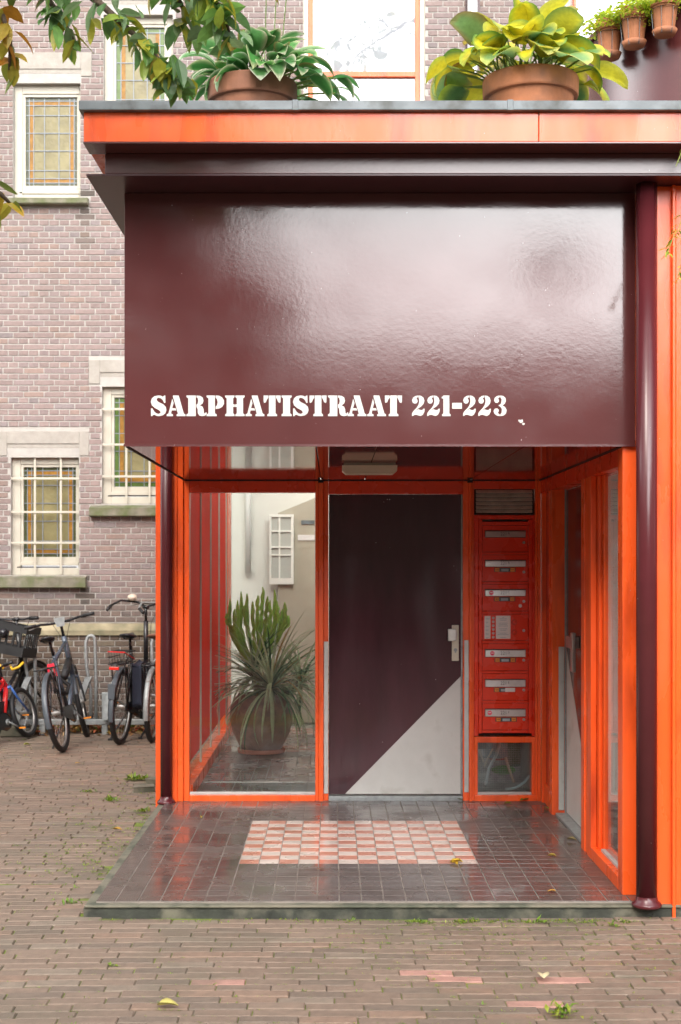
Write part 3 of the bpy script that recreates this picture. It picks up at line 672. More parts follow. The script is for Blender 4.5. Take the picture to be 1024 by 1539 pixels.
B('side_threshold', 'galv', ent, (1.44, 1.56, 7.79, 8.81, Z0, .084), bevel=.002)
# room behind the side window
B('side_room', 'plaster', ent, (1.56, 3.9, 9.30, 9.36, 0, 3.4), bevel=0)
gr = MB(); gr.box(1.551, 3.9, 6.86, 9.29, -.02, .069); struct(gr.build('side_room_floor', 'tile'))
# orange facade to the right
fc = MB()
fc.box(px(988, 6.53)-.002, px(1010, 6.53), 6.53, 6.8, .05, 3.496)
fc.box(px(1011, 6.5), px(1016, 6.5), 6.50, 6.8, .0, 3.496); fc.box(px(1017, 6.5), px(1026, 6.5), 6.515, 6.8, .0, 3.496)
for k in range(2): fc.box(1.70+k*.16, 1.70+k*.16+.09, 6.49, 6.8, .0, 3.496); fc.box(1.70+k*.16+.0905, 1.70+k*.16+.1595, 6.52, 6.8, .0, 3.496)
fc.box(2.021, 3.9, 6.52, 6.8, 0, .3); fc.box(2.021, 3.9, 6.52, 6.8, 3.2, 3.496); fc.box(3.901, 4.0, 6.52, 6.8, 0, 3.496)
B('added_front_window', 'glass_side', ent, (2.021, 3.9, 6.60, 6.606, .3, 3.2), bevel=0)  # out-of-view glazing, added to let sky light onto the side room wall
fc.build('facade_boards', 'orange', ent, bevel=.003)
B('facade_edge', 'orange', ent, (1.479, 1.492, 6.62, 6.66, CZ, 3.49), bevel=0)

# downpipes
def pipe(x, y, r_, z0, z1, label):
    p = root('drainpipe', (x, y, z0), label, 'drainpipe')
    t = MB(); t.tube([(x, y, z0), (x, y, z1)], r_, 24); t.build('pipe', 'maroon_pipe', p, smooth=True)
    t = MB(); t.lathe([(r_, .05), (r_+.004, .03), (r_+.018, .018), (r_+.022, .010), (r_+.020, 0), (0, 0)], (x, y, z0-.006), 24); t.build('foot_flange', 'maroon_pipe', p, smooth=True)
    return p
pipe(1.497, 6.50, .0495, .062, 3.497, 'thick maroon drainpipe at the right corner beside the orange facade')
pipe(px(250.5, 9.27), 9.27, .041, .07, 3.49, 'thin maroon drainpipe at the left corner next to the bicycles')

# ------------------------------------------------------------------ lettering
GL = {
'I': (78, [[(0,0),(78,0),(78,12),(66,22),(66,137),(78,147),(78,159),(0,159),(0,147),(12,137),(12,22),(0,12)]]),
'S': (120, [[(58,0),(78,2),(92,9),(100,6),(104,0),(112,0),(113,56),(104,58),(93,36),(78,22),(60,17),(47,24),(46,36),(60,50),(96,68),(116,88),(121,112),(112,138),(92,153),(62,159),(44,156),(28,148),(16,152),(13,159),(2,159),(2,100),(12,98),(26,122),(42,137),(60,142),(74,136),(76,126),(66,114),(32,96),(9,76),(1,50),(8,24),(28,6)]]),
'A': (144, [[(48,0),(92,0),(131,138),(144,146),(144,159),(76,159),(76,147),(86,140),(48,10)],
            [(0,146),(14,138),(43,24),(53,58),(42,98),(68,98),(73,115),(38,115),(33,138),(48,147),(48,159),(0,159)]]),
'R': (155, [[(0,0),(72,0),(72,159),(0,159),(0,147),(14,137),(14,22),(0,12)],
            [(77,0),(105,3),(125,16),(131,40),(124,62),(104,76),(124,86),(132,106),(134,132),(142,141),(148,130),(156,132),(154,146),(142,156),(120,159),(98,153),(88,136),(86,104),(77,88),(77,70),(86,64),(90,42),(86,20),(77,14)]]),
'P': (135, [[(0,0),(64,0),(64,137),(78,147),(78,159),(0,159),(0,147),(14,137),(14,22),(0,12)],
            [(69,0),(96,2),(120,15),(134,38),(134,64),(120,88),(96,101),(69,104),(69,86),(80,76),(85,52),(80,28),(69,16)]]),
'H': (150, [[(0,0),(72,0),(72,12),(62,22),(62,68),(74,68),(74,88),(62,88),(62,137),(72,147),(72,159),(0,159),(0,147),(12,137),(12,22),(0,12)],
            [(79,0),(150,0),(150,12),(138,22),(138,137),(150,147),(150,159),(79,159),(79,147),(90,137),(90,88),(78,88),(78,68),(90,68),(90,22),(79,12)]]),
'T': (131, [[(0,0),(37,0),(37,18),(28,28),(18,52),(4,58),(0,44)],
            [(41,0),(92,0),(92,137),(104,147),(104,159),(29,159),(29,147),(41,137)],
            [(96,0),(131,0),(131,44),(127,58),(113,52),(103,28),(96,18)]]),
'2': (98, [[(46,0),(26,5),(9,18),(1,38),(7,56),(20,63),(36,60),(44,46),(42,32),(34,24),(46,12)],
           [(50,0),(70,3),(88,16),(96,40),(90,64),(72,84),(46,102),(28,113),(50,106),(66,112),(80,112),(88,102),(98,102),(96,125),(84,148),(68,158),(50,154),(34,148),(18,150),(6,159),(0,155),(2,135),(14,118),(36,95),(50,74),(56,50),(55,26),(50,12)]]),
'1': (68, [[(12,0),(58,0),(58,138),(68,146),(68,159),(2,159),(2,146),(12,138),(12,24),(0,22),(0,10),(8,8)]]),
'3': (102, [[(48,0),(26,5),(8,20),(4,40),(14,56),(30,58),(42,46),(40,32),(34,24),(48,12)],
            [(52,0),(75,4),(92,20),(95,44),(86,64),(68,77),(88,88),(101,112),(96,138),(78,154),(52,159),(52,146),(62,132),(64,104),(54,88),(40,80),(40,74),(54,68),(60,52),(62,28),(52,13)],
            [(48,159),(26,155),(6,140),(0,120),(10,102),(28,99),(40,110),(38,126),(32,134),(48,147)]]),
'-': (75, [[(0,57),(75,57),(75,102),(0,102)]]),
}
S12 = 5.12
txt = [('S',226.8),('A',250.9),('R',280.5),('P',310.8),('H',338.6),('A',369.4),('T',396.4),('I',423.4),('S',440.4),('T',465.4),('R',493.2),('A',522.7),('A',552.3),('T',578.7),
       ('2',619.3),('2',642.1),('1',664.2),('-',679.8),('2',696.1),('2',718.9),('3',742)]
LY = PY-.0015
for ch, x0 in txt:
    W_, polys = GL[ch]; mb = MB()
    for P_ in polys:
        pts = [(px(x0+u/S12, PY), pz(594.4+v/S12, PY)) for u, v in P_]
        # round the corners a little, as brushed through a stencil
        mb.prism(pts, 'y', LY, LY+.0008)
    mb.build('letter' if ch.isalpha() else 'numeral' if ch.isdigit() else 'hyphen', 'letter', panel)
# white paint splash right of the numbers
mb = MB(); q = random.Random(4)
for (cx, cy, rr) in ((784, 633, 3.2), (787, 637, 2), (780.5, 632, 1.6)):
    mb.prism([(px(cx+rr*q.uniform(.6, 1.2)*math.cos(a*.785), PY), pz(cy+rr*q.uniform(.6, 1.2)*math.sin(a*.785), PY)) for a in range(8)], 'y', LY-.0004*rr, LY+.0005)
mb.build('paint_splash', 'letter', panel)

# ------------------------------------------------------------------ ceiling lamp
lz = CZ; LYc = 7.75
lp = root('ceiling_lamp', (px(556, LYc), LYc+.08, lz), 'pale rectangular lamp fixed under the red porch ceiling', 'lamp')
B('lamp_base', 'white_frame', lp, (px(517, LYc), px(595, LYc), LYc+.012, LYc+.15, lz-.014, lz-.0005), bevel=.002)
m_ = MB(); a, b = px(514.8, LYc), px(597, LYc)
m_.prism([(a, lz-.0145), (b, lz-.0145), (b, lz-.042), (b-.02, lz-.058), (a+.02, lz-.058), (a, lz-.042)], 'y', LYc, LYc+.16); m_.build('lamp_cover', 'lampm', lp, bevel=.004)

# ------------------------------------------------------------------ mailbox bank
mbk = root('mailbox_bank', (bx(759), BY, bz(1106)), 'tall red bank of mailboxes with steel flaps right of the maroon door', 'mailboxes')
ZT_, ZB_ = bz(774), bz(1101.5)
fr = MB()
fr.box(.9695, bx(719.2), 9.336, 9.44, ZB_-.02, ZT_); fr.box(bx(799.5), 1.3855, 9.336, 9.44, ZB_-.02, ZT_); fr.box(bx(719.3), bx(799.4), 9.336, 9.44, ZT_-.03, ZT_)
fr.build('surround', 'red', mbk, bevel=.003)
fr = MB(); a, b = bx(719.4), bx(799.3)
fr.box(a, bx(724.4), 9.326, 9.44, ZB_, ZT_-.032); fr.box(bx(793.8), b, 9.326, 9.44, ZB_, ZT_-.032)
DO = [(790, 829.4), (834.2, 873.8), (878.2, 918), (923, 962), (967.4, 1007.6), (1012.2, 1051.8), (1056.6, 1096.4)]
edges = [(784.2, 789.6)]+[(DO[i][1]+.5, DO[i+1][0]-.5) for i in range(6)]+[(1096.9, 1101)]
for u, v in edges: fr.box(bx(724.5), bx(793.7), 9.3285, 9.44, bz(v), bz(u))
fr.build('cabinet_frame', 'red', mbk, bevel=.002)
B('cabinet_back', 'seam', mbk, (a, b, 9.345, 9.43, ZB_+.01, ZT_-.04), (a, b, 9.38, 9.43, bz(1106), ZB_-.002), bevel=0)
SIG = mat('sticker_orange', (.85, .28, .02), .4); M['stk_or'] = SIG; M['stk_dark'] = mat('sticker_dark', (.035, .045, .05), .4); M['stk_red'] = mat('sticker_red', (.75, .03, .09), .4); M['stk_grey'] = mat('sticker_grey', (.35, .40, .42), .5)
names = ['221A', '221B', '221C', None, '221D', '221E', '221F']
yd = 9.333
def one_box(i):
    y0, y1 = DO[i]; z1, z0 = bz(y0), bz(y1)
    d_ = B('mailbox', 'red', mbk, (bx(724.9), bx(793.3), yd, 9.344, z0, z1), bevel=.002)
    t = MB(); lx, lz_ = bx(786.9), bz(y0+ (25.5 if i < 3 else 24.5))
    t.tube([(lx, yd-.004, lz_), (lx, yd, lz_)], .0095, 16); t.build('lock', 'steel', d_)
    t = MB(); t.box(lx-.001, lx+.001, yd-.0055, yd-.0035, lz_-.005, lz_+.005); t.build('keyhole', 'seam', d_)
    if names[i]:
        fl = MB(); zt, zb = bz(y0+(8 if i < 4 else 8.8)), bz(y0+(17.2 if i < 4 else 19.4))
        fl.prism([(yd-.001, zt), (yd-.011, zt-.004), (yd-.013, zb), (yd-.001, zb)], 'x', bx(729.2), bx(789)); f_ = fl.build('flap', 'steel', d_, bevel=.001)
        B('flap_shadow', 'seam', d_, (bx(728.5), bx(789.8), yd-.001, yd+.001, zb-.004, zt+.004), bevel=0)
        textmesh(names[i][:3], .034, 'number', 'ink', f_, (bx(756.5), yd-.0142, (zt+zb)/2), sx=.9)
        textmesh(names[i][3:], .022, 'number', 'ink', f_, (bx(764), yd-.0142, (zt+zb)/2+.004))
        if i in (2, 4, 6):
            sxx = {2: 738, 4: 739.5, 6: 735.5}[i]; t = MB(); t.tube([(bx(sxx), yd-.0146, (zt+zb)/2), (bx(sxx), yd-.0130, (zt+zb)/2)], .015, 20); t.build('round_sticker', 'stk_red', f_)
            t = MB(); zc_ = (zt+zb)/2; xc = bx(sxx)
            t.prism([(xc-.010, zc_-.001), (xc+.010, zc_-.001), (xc+.006, zc_+.006), (xc, zc_+.003), (xc-.006, zc_+.006)], 'y', yd-.0151, yd-.0147); t.build('sticker_mark', 'paper', f_)
        if i != 0:
            s0 = {1: 742.5, 2: 742, 4: 743, 5: 742, 6: 744.5}[i]; s1 = s0+32
            zt2, zb2 = zb-.008, zb-.037
            st_ = B('no_junk_sticker', 'stk_dark', d_, (bx(s0), bx(s1), yd-.0012, yd-.0002, zb2, zt2), bevel=0)
            B('sticker_field', 'stk_or', st_, (bx(s0+1.2), bx(s0+7.8), yd-.0018, yd-.0013, zb2+.003, zt2-.003), bevel=0)
            textmesh('NEE', .015, 'sticker_word', 'ink', st_, (bx(s0+4.5), yd-.0023, (zt2+zb2)/2))
            B('sticker_print', 'stk_grey', st_, (bx(s0+10.5), bx(s0+21.5), yd-.0018, yd-.0013, zb2+.004, zt2-.008), bevel=0)
            if i != 5:
                B('sticker_field', 'stk_or', st_, (bx(s1-7.8), bx(s1-1.2), yd-.0018, yd-.0013, zb2+.003, zt2-.003), bevel=0)
                textmesh('NEE', .015, 'sticker_word', 'ink', st_, (bx(s1-4.5), yd-.0023, (zt2+zb2)/2))
            else:
                B('white_sticker', 'paper', st_, (bx(s0+17), bx(s1-.3), yd-.0021, yd-.0014, zb2+.001, zt2-.001), bevel=0)
        if i == 2:
            t = MB(); t.tube([(bx(781.6), yd-.001, bz(910.5)), (bx(781.6), yd, bz(910.5))], .012, 16); t.build('small_round_sticker', 'paper', d_)
    else:
        d_['label'] = 'mailbox door with doorbell buttons and name lists'
        nl = B('name_list', 'paper', d_, (bx(728), bx(737), yd-.0015, yd, bz(959.8), bz(925.6)), bevel=0)
        il = B('notice', 'paper', d_, (bx(745), bx(767), yd-.0015, yd, bz(959.8), bz(925.2)), bevel=0)
        t = MB(); q = random.Random(2)
        for k in range(6):
            zc_ = bz(929+k*5.8); t.box(bx(729.5), bx(729.5+q.uniform(4, 6.4)), yd-.002, yd-.0016, zc_-.0016, zc_+.0008); t.box(bx(730), bx(730+q.uniform(3, 5.4)), yd-.002, yd-.0016, zc_-.0066, zc_-.0046)
        t.build('name_lines', 'stk_grey', nl)
        t = MB()
        for k, (wd_, c_) in enumerate([(3, 0), (11, 0), (9, 0), (0, 0), (13, 0), (12, 0), (14, 0), (0, 0), (12, 0), (9, 0), (0, 0), (11, 0), (17, 0), (0, 0), (9, 0)]):
            if wd_: zc_ = bz(927.5+k*2.15); t.box(bx(756-wd_/2), bx(756+wd_/2), yd-.002, yd-.0016, zc_-.0028, zc_+.0006)
        t.build('notice_lines', 'stk_grey', il)
        for k in range(6):
            t = MB(); zc_ = bz(928.6+k*5.75); t.tube([(bx(741.2), yd-.007, zc_), (bx(741.2), yd, zc_)], [.0075, .0095], 16); t.build('bell_button', 'steel', d_)
        t = MB()
        for zc_ in (bz(935), bz(950)):
            for r_ in (.018, .012):
                t.tube([(bx(772.5)+r_*math.cos(a*.3142), yd-.0004, zc_+r_*math.sin(a*.3142)) for a in range(20)], .0007, 4, closed=True)
        t.build('speaker_rings', 'seam', d_)
for i in range(7): one_box(i)

B('added_side_rooflight', 'glass_side', ent, (1.58, 4.0, 7.0, 9.5, 3.70, 3.706), bevel=0)  # unseen roof glazing added to brighten the side room
# ------------------------------------------------------------------ curved balcony and hanging pots (upper right)
bal = root('curved_balcony', (2.42, 8.6, 3.77), 'curved glossy maroon balcony wall behind the plants, upper right', 'balcony')
def arc(cx, cy, r_, a0, a1, z0, z1, th=.04, n=96):
    t = MB()
    for i in range(n+1):
        a = rad(a0+(a1-a0)*i/n)
        for rr, z in ((r_, z0), (r_, z1), (r_-th, z1), (r_-th, z0)): t.v.append((cx+rr*math.cos(a), cy+rr*math.sin(a), z)); t.c.append((1, 1, 1))
    for i in range(n):
        for k in range(4): t.f.append((i*4+k, i*4+(k+1) % 4, i*4+4+(k+1) % 4, i*4+4+k))
    t.f += [(0, 3, 2, 1), (n*4, n*4+1, n*4+2, n*4+3)]
    return t
arc(2.42, 8.62, .82, 165, 300, 3.77, 4.93).build('balcony_wall', M['maroon_band'], bal, smooth=False, bevel=.002)
arc(2.42, 8.62, .84, 165, 300, 4.93, 4.965, .08).build('top_rail', M['maroon_pipe'], bal)
B('side_panel', 'maroon_band', bal, (1.52, 1.58, 8.9, 8.94, 3.77, 4.6), (1.585, 1.60, 8.88, 8.92, 3.77, 4.6), bevel=.002)
VINE_G = [(.58, .68, .05), (.46, .62, .06), (.7, .72, .08), (.34, .5, .06)]
def hanging_pot(ang, lean, label, zt=4.90, R=.080, seed=1, long=0):
    a = rad(ang); ca, sa = math.cos(a), math.sin(a); d_ = .82+R+.02
    x, y = 2.42+ca*d_, 8.62+sa*d_; rt = root('hanging_pot', (x, y, zt-.24), label, 'plant pot', 'terracotta pots hung along the curved balcony')
    c0 = (x, y, zt-.235)
    t = MB(); t.lathe([(0, 0.035), (R*.68, 0.035), (R*.92, .175), (R*1.02, .178), (R*1.06, .235), (R*.96, .237), (R*.93, .2), (0, .2)], c0, 28); p = t.build('pot', 'terracotta', rt, smooth=False)
    t = MB(); t.lathe([(0, .017), (R*.74, .017), (R*.90, .046), (R*.84, .048), (R*.74, .030), (0, .030)], c0, 28); t.build('saucer', 'terracotta', rt, smooth=True)
    t = MB(); t.tube([(x+R*1.0*math.cos(q), y+R*1.0*math.sin(q), zt-.075) for q in [k*.2618 for k in range(24)]], .002, 5, closed=True)
    for q in (a-.9, a+.1, a+1.0): t.tube([(x+math.cos(q)*R*1.0, y+math.sin(q)*R*1.0, zt-.075), (x+math.cos(q)*R*.86, y+math.sin(q)*R*.86, zt-.19), (x+math.cos(q)*R*.8, y+math.sin(q)*R*.8, zt-.222)], .002, 5)
    t.build('wire_holder', 'blackgloss', rt)
    q = random.Random(seed); t = MB()
    for k in range(620):
        an = q.uniform(0, 6.28); rr = R*1.9*q.random()**.6; h_ = zt+.0+q.uniform(-.015, .07)*(1.2-rr/R*.5)
        if rr > R*1.02: h_ = zt-q.random()**1.5*.07
        cl = q.choice(VINE_G); k_ = q.uniform(.7, 1.2)
        t.leaf((x+rr*math.cos(an), y+rr*math.sin(an), h_), q.uniform(0, 6.28), q.uniform(-.6, .7), q.uniform(.018, .032), q.uniform(.018, .028), .5, .2, tuple(v*k_ for v in cl), nl=2, nw=2)
    ns = 3+long
    for k in range(ns):
        an = q.uniform(0, 6.28); px0, py0 = x+R*1.1*math.cos(an), y+R*1.1*math.sin(an); ln = q.uniform(.06, .17)
        if an > 1 and an < 3: ln *= .6
        n_ = int(ln/.008)
        for u in range(n_):
            cl = q.choice(VINE_G)
            t.leaf((px0+q.uniform(-.014, .014), py0+q.uniform(-.014, .014), zt-ln*u/n_), q.uniform(0, 6.28), q.uniform(-.8, .3), q.uniform(.014, .022), .017, .5, .2, cl, nl=2, nw=2)
    t.build('trailing_plant', 'leaf', rt)
    t = MB(); t.lathe([(0, .2), (R*.9, .2)], (c0[0], c0[1], c0[2]+.002), 16); t.build('soil', 'soilm', rt)
hanging_pot(213, 0, 'hanging terracotta pot behind the yellow hosta leaves, farthest back of the row', zt=4.915, seed=4, long=3)
hanging_pot(224.5, 0, 'hanging terracotta pot in the middle of the row on the balcony, between two others', zt=4.93, seed=5, long=1)
hanging_pot(236.5, 0, 'hanging terracotta pot at the right edge with a vine trailing down its left side', zt=4.95, seed=6, long=4)
tall = root('balcony_grass', (1.72, 8.9, 4.93), 'tuft of dark green pointed leaves at the left end of the curved balcony', 'plant')
t = MB(); q = random.Random(9)
for k in range(90):
    t.leaf((1.72+q.uniform(-.13, .13), 8.95+q.uniform(-.1, .1), 4.88), q.uniform(0, 6.28), q.uniform(.7, 1.5), q.uniform(.08, .2), .016, q.uniform(.4, 1.3), .2, (.06, .17, .03), nl=4, nw=2)
for k in range(5): t.leaf((1.70+k*.03, 8.95, 4.9), q.uniform(0, 6.28), 1.45, q.uniform(.35, .5), .008, .25, .2, (.04, .10, .02), nl=4, nw=2)
t.build('leaves', 'leaf', tall)

# ------------------------------------------------------------------ hostas on the roof
def planter(x, y, zt, R, h, label, pm_='terracotta'):
    rt = root('potted_hosta', (x, y, zt-h), label, 'potted plant', 'hostas in terracotta pots on the entrance roof')
    c = (x, y, zt-h)
    t = MB(); t.lathe([(0, 0), (R*.74, 0), (R*.91, h-.095), (R*.985, h-.092), (R*1.0, h-.085), (R*1.01, h-.008), (R*.995, h), (R*.95, h), (R*.93, h-.05), (0, h-.05)], c, 48); t.build('pot', pm_, rt, smooth=False)
    t = MB(); t.lathe([(0, h-.045), (R*.93, h-.045)], c, 24); t.build('soil', 'soilm', rt)
    return rt
def hosta(rt, x, y, z, n_, R, H, ln, wd, cols, seed, ew=.6, skew=0, tipk=1):
    t = MB(); st_ = MB(); q = random.Random(seed); s_rng.seed(seed)
    for k in range(n_):
        an = k*2.39996+q.uniform(-.25, .25); lv_ = (k+.5)/n_        # inner leaves upright, outer ones lie low
        el = rad(82-78*lv_**.8)+q.uniform(-.12, .12)
        reach = R*(.22+.42*lv_)*q.uniform(.85, 1.12)
        if math.sin(an) < -.3: reach *= .62; el = max(el, .35)      # leaves on the street side stand up over the rim
        rise = H*(1-.78*lv_)*q.uniform(.8, 1.1)
        rb_ = .13*q.random()**.5; ab_ = an+q.uniform(-.9, .9); bx_, by_ = x+math.cos(ab_)*rb_, y+math.sin(ab_)*rb_
        ex, ey, ez = x+math.cos(an)*reach+skew*lv_*.1, y+math.sin(an)*reach, z+rise*.72
        st_.cur = (.22, .30, .06)
        st_.tube([(bx_, by_, z-.03), ((bx_*.45+ex*.55), (by_*.45+ey*.55), z+(ez-z)*.65), (ex, ey, ez)], [.006, .005, .004], 5)
        cc, ce = q.choice(cols); m1 = q.uniform(.75, 1.2)
        s = q.uniform(.75, 1.15)
        if q.random() < .1: ce = (.32, .2, .08)
        t.leaf((ex, ey, ez), an+q.uniform(-.5, .5), el-.15+q.uniform(-.5, .25), ln*s, wd*s*q.uniform(.85, 1.1), q.uniform(.7, 1.7), q.uniform(.1, .45), tuple(v*m1 for v in cc), tuple(v*q.uniform(.85, 1.1) for v in ce), nl=9, nw=8, roll=q.uniform(-.6, .6), wave=.014, edgew=ew, tip=tipk)
    st_.build('leaf_stalks', 'leaf', rt); t.build('leaves', 'leaf', rt, smooth=True)
Y_ = 6.85
r1 = planter(px(797.5, Y_), Y_, 4.115, .238, .34, 'large potted hosta with yellow and green leaves on the roof, right')
hosta(r1, px(790, Y_), Y_, 4.09, 66, .62, .34, .22, .175, [((.66, .58, .03), (.12, .28, .06)), ((.62, .58, .04), (.66, .60, .10)), ((.16, .32, .10), (.68, .60, .05)), ((.12, .27, .09), (.50, .54, .06)), ((.20, .36, .13), (.66, .62, .16)), ((.72, .62, .03), (.40, .48, .06)), ((.58, .56, .05), (.2, .36, .08))], 23, ew=.45, tipk=2)
r2 = planter(px(379.5, Y_), Y_, 4.09, .224, .34, 'potted hosta with dark green white edged leaves on the roof, left', 'terracotta_dark')
hosta(r2, px(382, Y_), Y_, 4.06, 92, .58, .25, .19, .095, [((.06, .22, .05), (.6, .64, .4)), ((.08, .26, .05), (.5, .6, .3)), ((.10, .26, .08), (.62, .64, .45))], 8, ew=.66, skew=1)
t = MB()
for k, xx in enumerate((.0, .05, .10)):
    t.cur = (.16, .24, .05); t.tube([(px(395+k*12, Y_), Y_+.05, 4.1), (px(398+k*13, Y_), Y_+.07, 4.35), (px(400+k*16, Y_), Y_+.05, 4.62)], .003, 5)
t.build('flower_stalks', 'leaf', r2)
rt = root('roof_seedling', (px(292, 6.45), 6.5, 3.78), 'small green seedling on the roof edge left of the pots', 'plant')
t = MB()
for k in range(7): t.leaf((px(292+rng.uniform(-6, 6), 6.45), 6.5, 3.78), rng.uniform(0, 6.28), .5, .05, .025, .8, .2, (.14, .3, .04), nl=3, nw=2)
t.build('leaves', 'leaf', rt)

# ------------------------------------------------------------------ trees
def ctree_leaf(t, p, q, hang=.6, sz=.1, pal=None):
    c = q.choice(pal); k = q.uniform(.7, 1.25)
    e = c if q.random() < .95 else tuple(a*.5+b*.5 for a, b in zip(c, (.5, .22, .03)))
    t.leaf(p, q.uniform(0, 6.28), q.uniform(-1.35, -.35) if q.random() < hang else q.uniform(-.6, .5), sz*q.uniform(.75, 1.2), sz*q.uniform(.40, .54), q.uniform(-.2, .8), q.uniform(.15, .5), tuple(v*k for v in c), tuple(v*k for v in e), nl=4, nw=2, roll=q.uniform(-1, 1), wave=.02, edgew=.3)
TG = [(.12, .26, .06), (.15, .31, .07), (.10, .21, .07), (.26, .36, .05), (.18, .29, .13), (.38, .38, .04)]
TY = [(.42, .30, .03), (.30, .26, .03), (.45, .2, .02), (.20, .22, .03), (.12, .17, .03)]
tr = root('overhanging_tree', (-3.6, 5.2, 0), 'tree with green and yellowing leaves hanging into the top left corner', 'tree')
YT = 5.3
def P3(x, y, Y): return Vector((px(x, Y), Y, pz(y, Y)))
t = MB(); t.tube([(-3.6, 5.2, -.05), (-3.55, 5.22, 1.2), (-3.45, 5.25, 2.6), (-3.35, 5.25, 4.0), (-3.2, 5.3, 5.4)], [.14, .12, .1, .08, .05], 12); t.build('trunk', 'bark', tr, smooth=True)
limbs = [
 ([(-700, -300), (-200, -190), (60, -60), (150, 5), (205, 55), (248, 98), (268, 122)], 5.3, 88, TG, 0),
 ([(-600, -350), (0, -220), (210, -70), (300, -25), (335, 15), (348, 58)], 5.15, 66, TG, 0),
 ([(-650, -250), (-260, -80), (-60, -20), (5, 25), (16, 62), (14, 105)], 5.5, 26, TY, 0),
 ([(-700, 100), (-300, 190), (-60, 262), (2, 292), (16, 306)], 5.0, 6, TY, 1),
 ([(-500, -300), (-100, -160), (40, -70), (70, -5), (95, 30), (112, 62)], 5.4, 40, TG, 0),
 ([(-300, -330), (100, -200), (330, -110), (395, -30), (412, -8)], 5.2, 5, [(.35, .12, .08), (.45, .10, .10), (.25, .2, .04)], 0),
 ([(-200, -330), (200, -150), (240, -60), (262, -10), (280, 20), (290, 48)], 5.35, 44, TG, 0),
]
q = random.Random(31)
for pts, Y, n_, pal, low in limbs:
    P_ = [P3(a, b, Y+.05*i) for i, (a, b) in enumerate(pts)]; P_.insert(0, Vector((-3.3, 5.25, 4.3 if not low else 3.3)))
    t = MB(); k_ = len(P_); t.tube(P_, [.03*(1-i/k_)**1.3+.0025 for i in range(k_)], 7); t.build('branch', 'bark', tr, smooth=True)
    lf = MB(); s_rng.seed(n_)
    tot = len(P_)
    for k in range(n_):
        s = tot-1-3.2*q.random()**1.2 if not low else tot-1-1.2*q.random()
        if n_ < 6: s = tot-1-.5*q.random()
        i = max(0, min(tot-2, int(s))); f_ = s-i; p = P_[i].lerp(P_[i+1], min(1, f_))
        p = p+Vector((q.gauss(0, .028), q.gauss(0, .04), q.gauss(.012, .025)))
        ctree_leaf(lf, p, q, .8, .108 if n_ >= 6 else .08, pal)
    # leaves farther back along the limb, outside the picture
    for k in range(int(n_*.6)):
        s = q.uniform(1, tot-3.3) if tot > 5 else q.uniform(0, 1.5)
        i = max(0, min(tot-2, int(s))); p = P_[i].lerp(P_[i+1], s-i)+Vector((q.gauss(0, .1), q.gauss(0, .1), q.gauss(.03, .06)))
        ctree_leaf(lf, p, q, .7, .098, pal)
    lf.build('foliage', 'leaf', tr)
# trailing plant that hangs from the roof at the right edge
vn = root('trailing_vine', (1.72, 6.22, 3.79), 'thin light green vine hanging over the orange boards at the right edge', 'vine')
t = MB(); q = random.Random(8)
for pts in ([(1042, 150), (1034, 300), (1020, 345), (1014, 352), (1006, 372), (1002, 385)], [(1045, 150), (1036, 330), (1024, 400), (1017, 425)], [(1040, 150), (1030, 215), (1016, 250)]):
    Pp = [P3(a, b, 6.2-.03*i) for i, (a, b) in enumerate(pts)]; t.cur = (.3, .34, .06); t.tube(Pp, .0022, 5)
    for i in range(1, len(Pp)):
        for k in range(6):
            p = Pp[i-1].lerp(Pp[i], k/6)
            if i > 1: t.leaf(p, q.uniform(0, 6.28), q.uniform(-.9, .4), q.uniform(.035, .06), .014, .6, .2, q.choice([(.3, .42, .05), (.18, .34, .05), (.42, .46, .06)]), nl=3, nw=2)
t.build('stems_and_leaves', 'leaf', vn)

# ------------------------------------------------------------------ lobby plant
LX, LYp = px(393, 11.75), 11.75
lpnt = root('lobby_plant', (LX, LYp, .072), 'big round pot with spiky yucca and tall cactus inside the lobby window', 'potted plant')
c = (LX, LYp, .075)
t = MB(); t.lathe([(0, 0), (.20, 0), (.205, .035), (.195, .037), (.19, .02), (0, .02)], c, 36); t.build('saucer', 'terracotta_pale', lpnt, smooth=False)
t = MB(); t.lathe([(0, .022), (.165, .022), (.19, .06), (.245, .17), (.272, .29), (.268, .38), (.235, .46), (.205, .49), (.2, .505), (.18, .5), (.18, .46), (0, .46)], c, 40); t.build('pot', mat('brown_glazed_pot', (.25, .14, .10), .55, var=.4, vs=12, bump=.004, bs=40, dirt=((.4, .3, .24), 7, .5, .7)), lpnt, smooth=True)
ya = MB(); q = random.Random(3); s_rng.seed(2)
for (hx, hy, hz, n_, l0) in ((px(408, 11.6), 11.6, pz(1036, 11.6), 190, .76), (px(452, 11.9), 11.9, pz(1030, 11.9), 80, .56), (px(380, 11.7), 11.8, pz(1020, 11.8), 80, .6)):
    for k in range(n_):
        an = q.uniform(0, 6.28); el = q.uniform(-.5, 1.4)
        g_ = q.uniform(.7, 1.5); cc = tuple(v*g_ for v in (.40, .52, .32)); 
        if q.random() < .25: cc = (.04, .14, .05)
        if q.random() < .05: cc = (.4, .3, .1)
        ya.leaf((hx, hy, hz), an, el, l0*q.uniform(.6, 1.05), .024, q.uniform(.5, 1.7)*(1.2-el*.4), .35, cc, nl=8, nw=2, tip=.5)
ya.build('spiky_leaves', 'leaf', lpnt)
t = MB(); t.tube([(LX, LYp, .5), (px(408, 11.6), 11.6, pz(1036, 11.6))], [.03, .022], 8); t.tube([(LX+.05, LYp, .5), (px(452, 11.9), 11.9, pz(1030, 11.9))], .02, 8); t.build('yucca_trunk', 'bark', lpnt)
cm = MB()
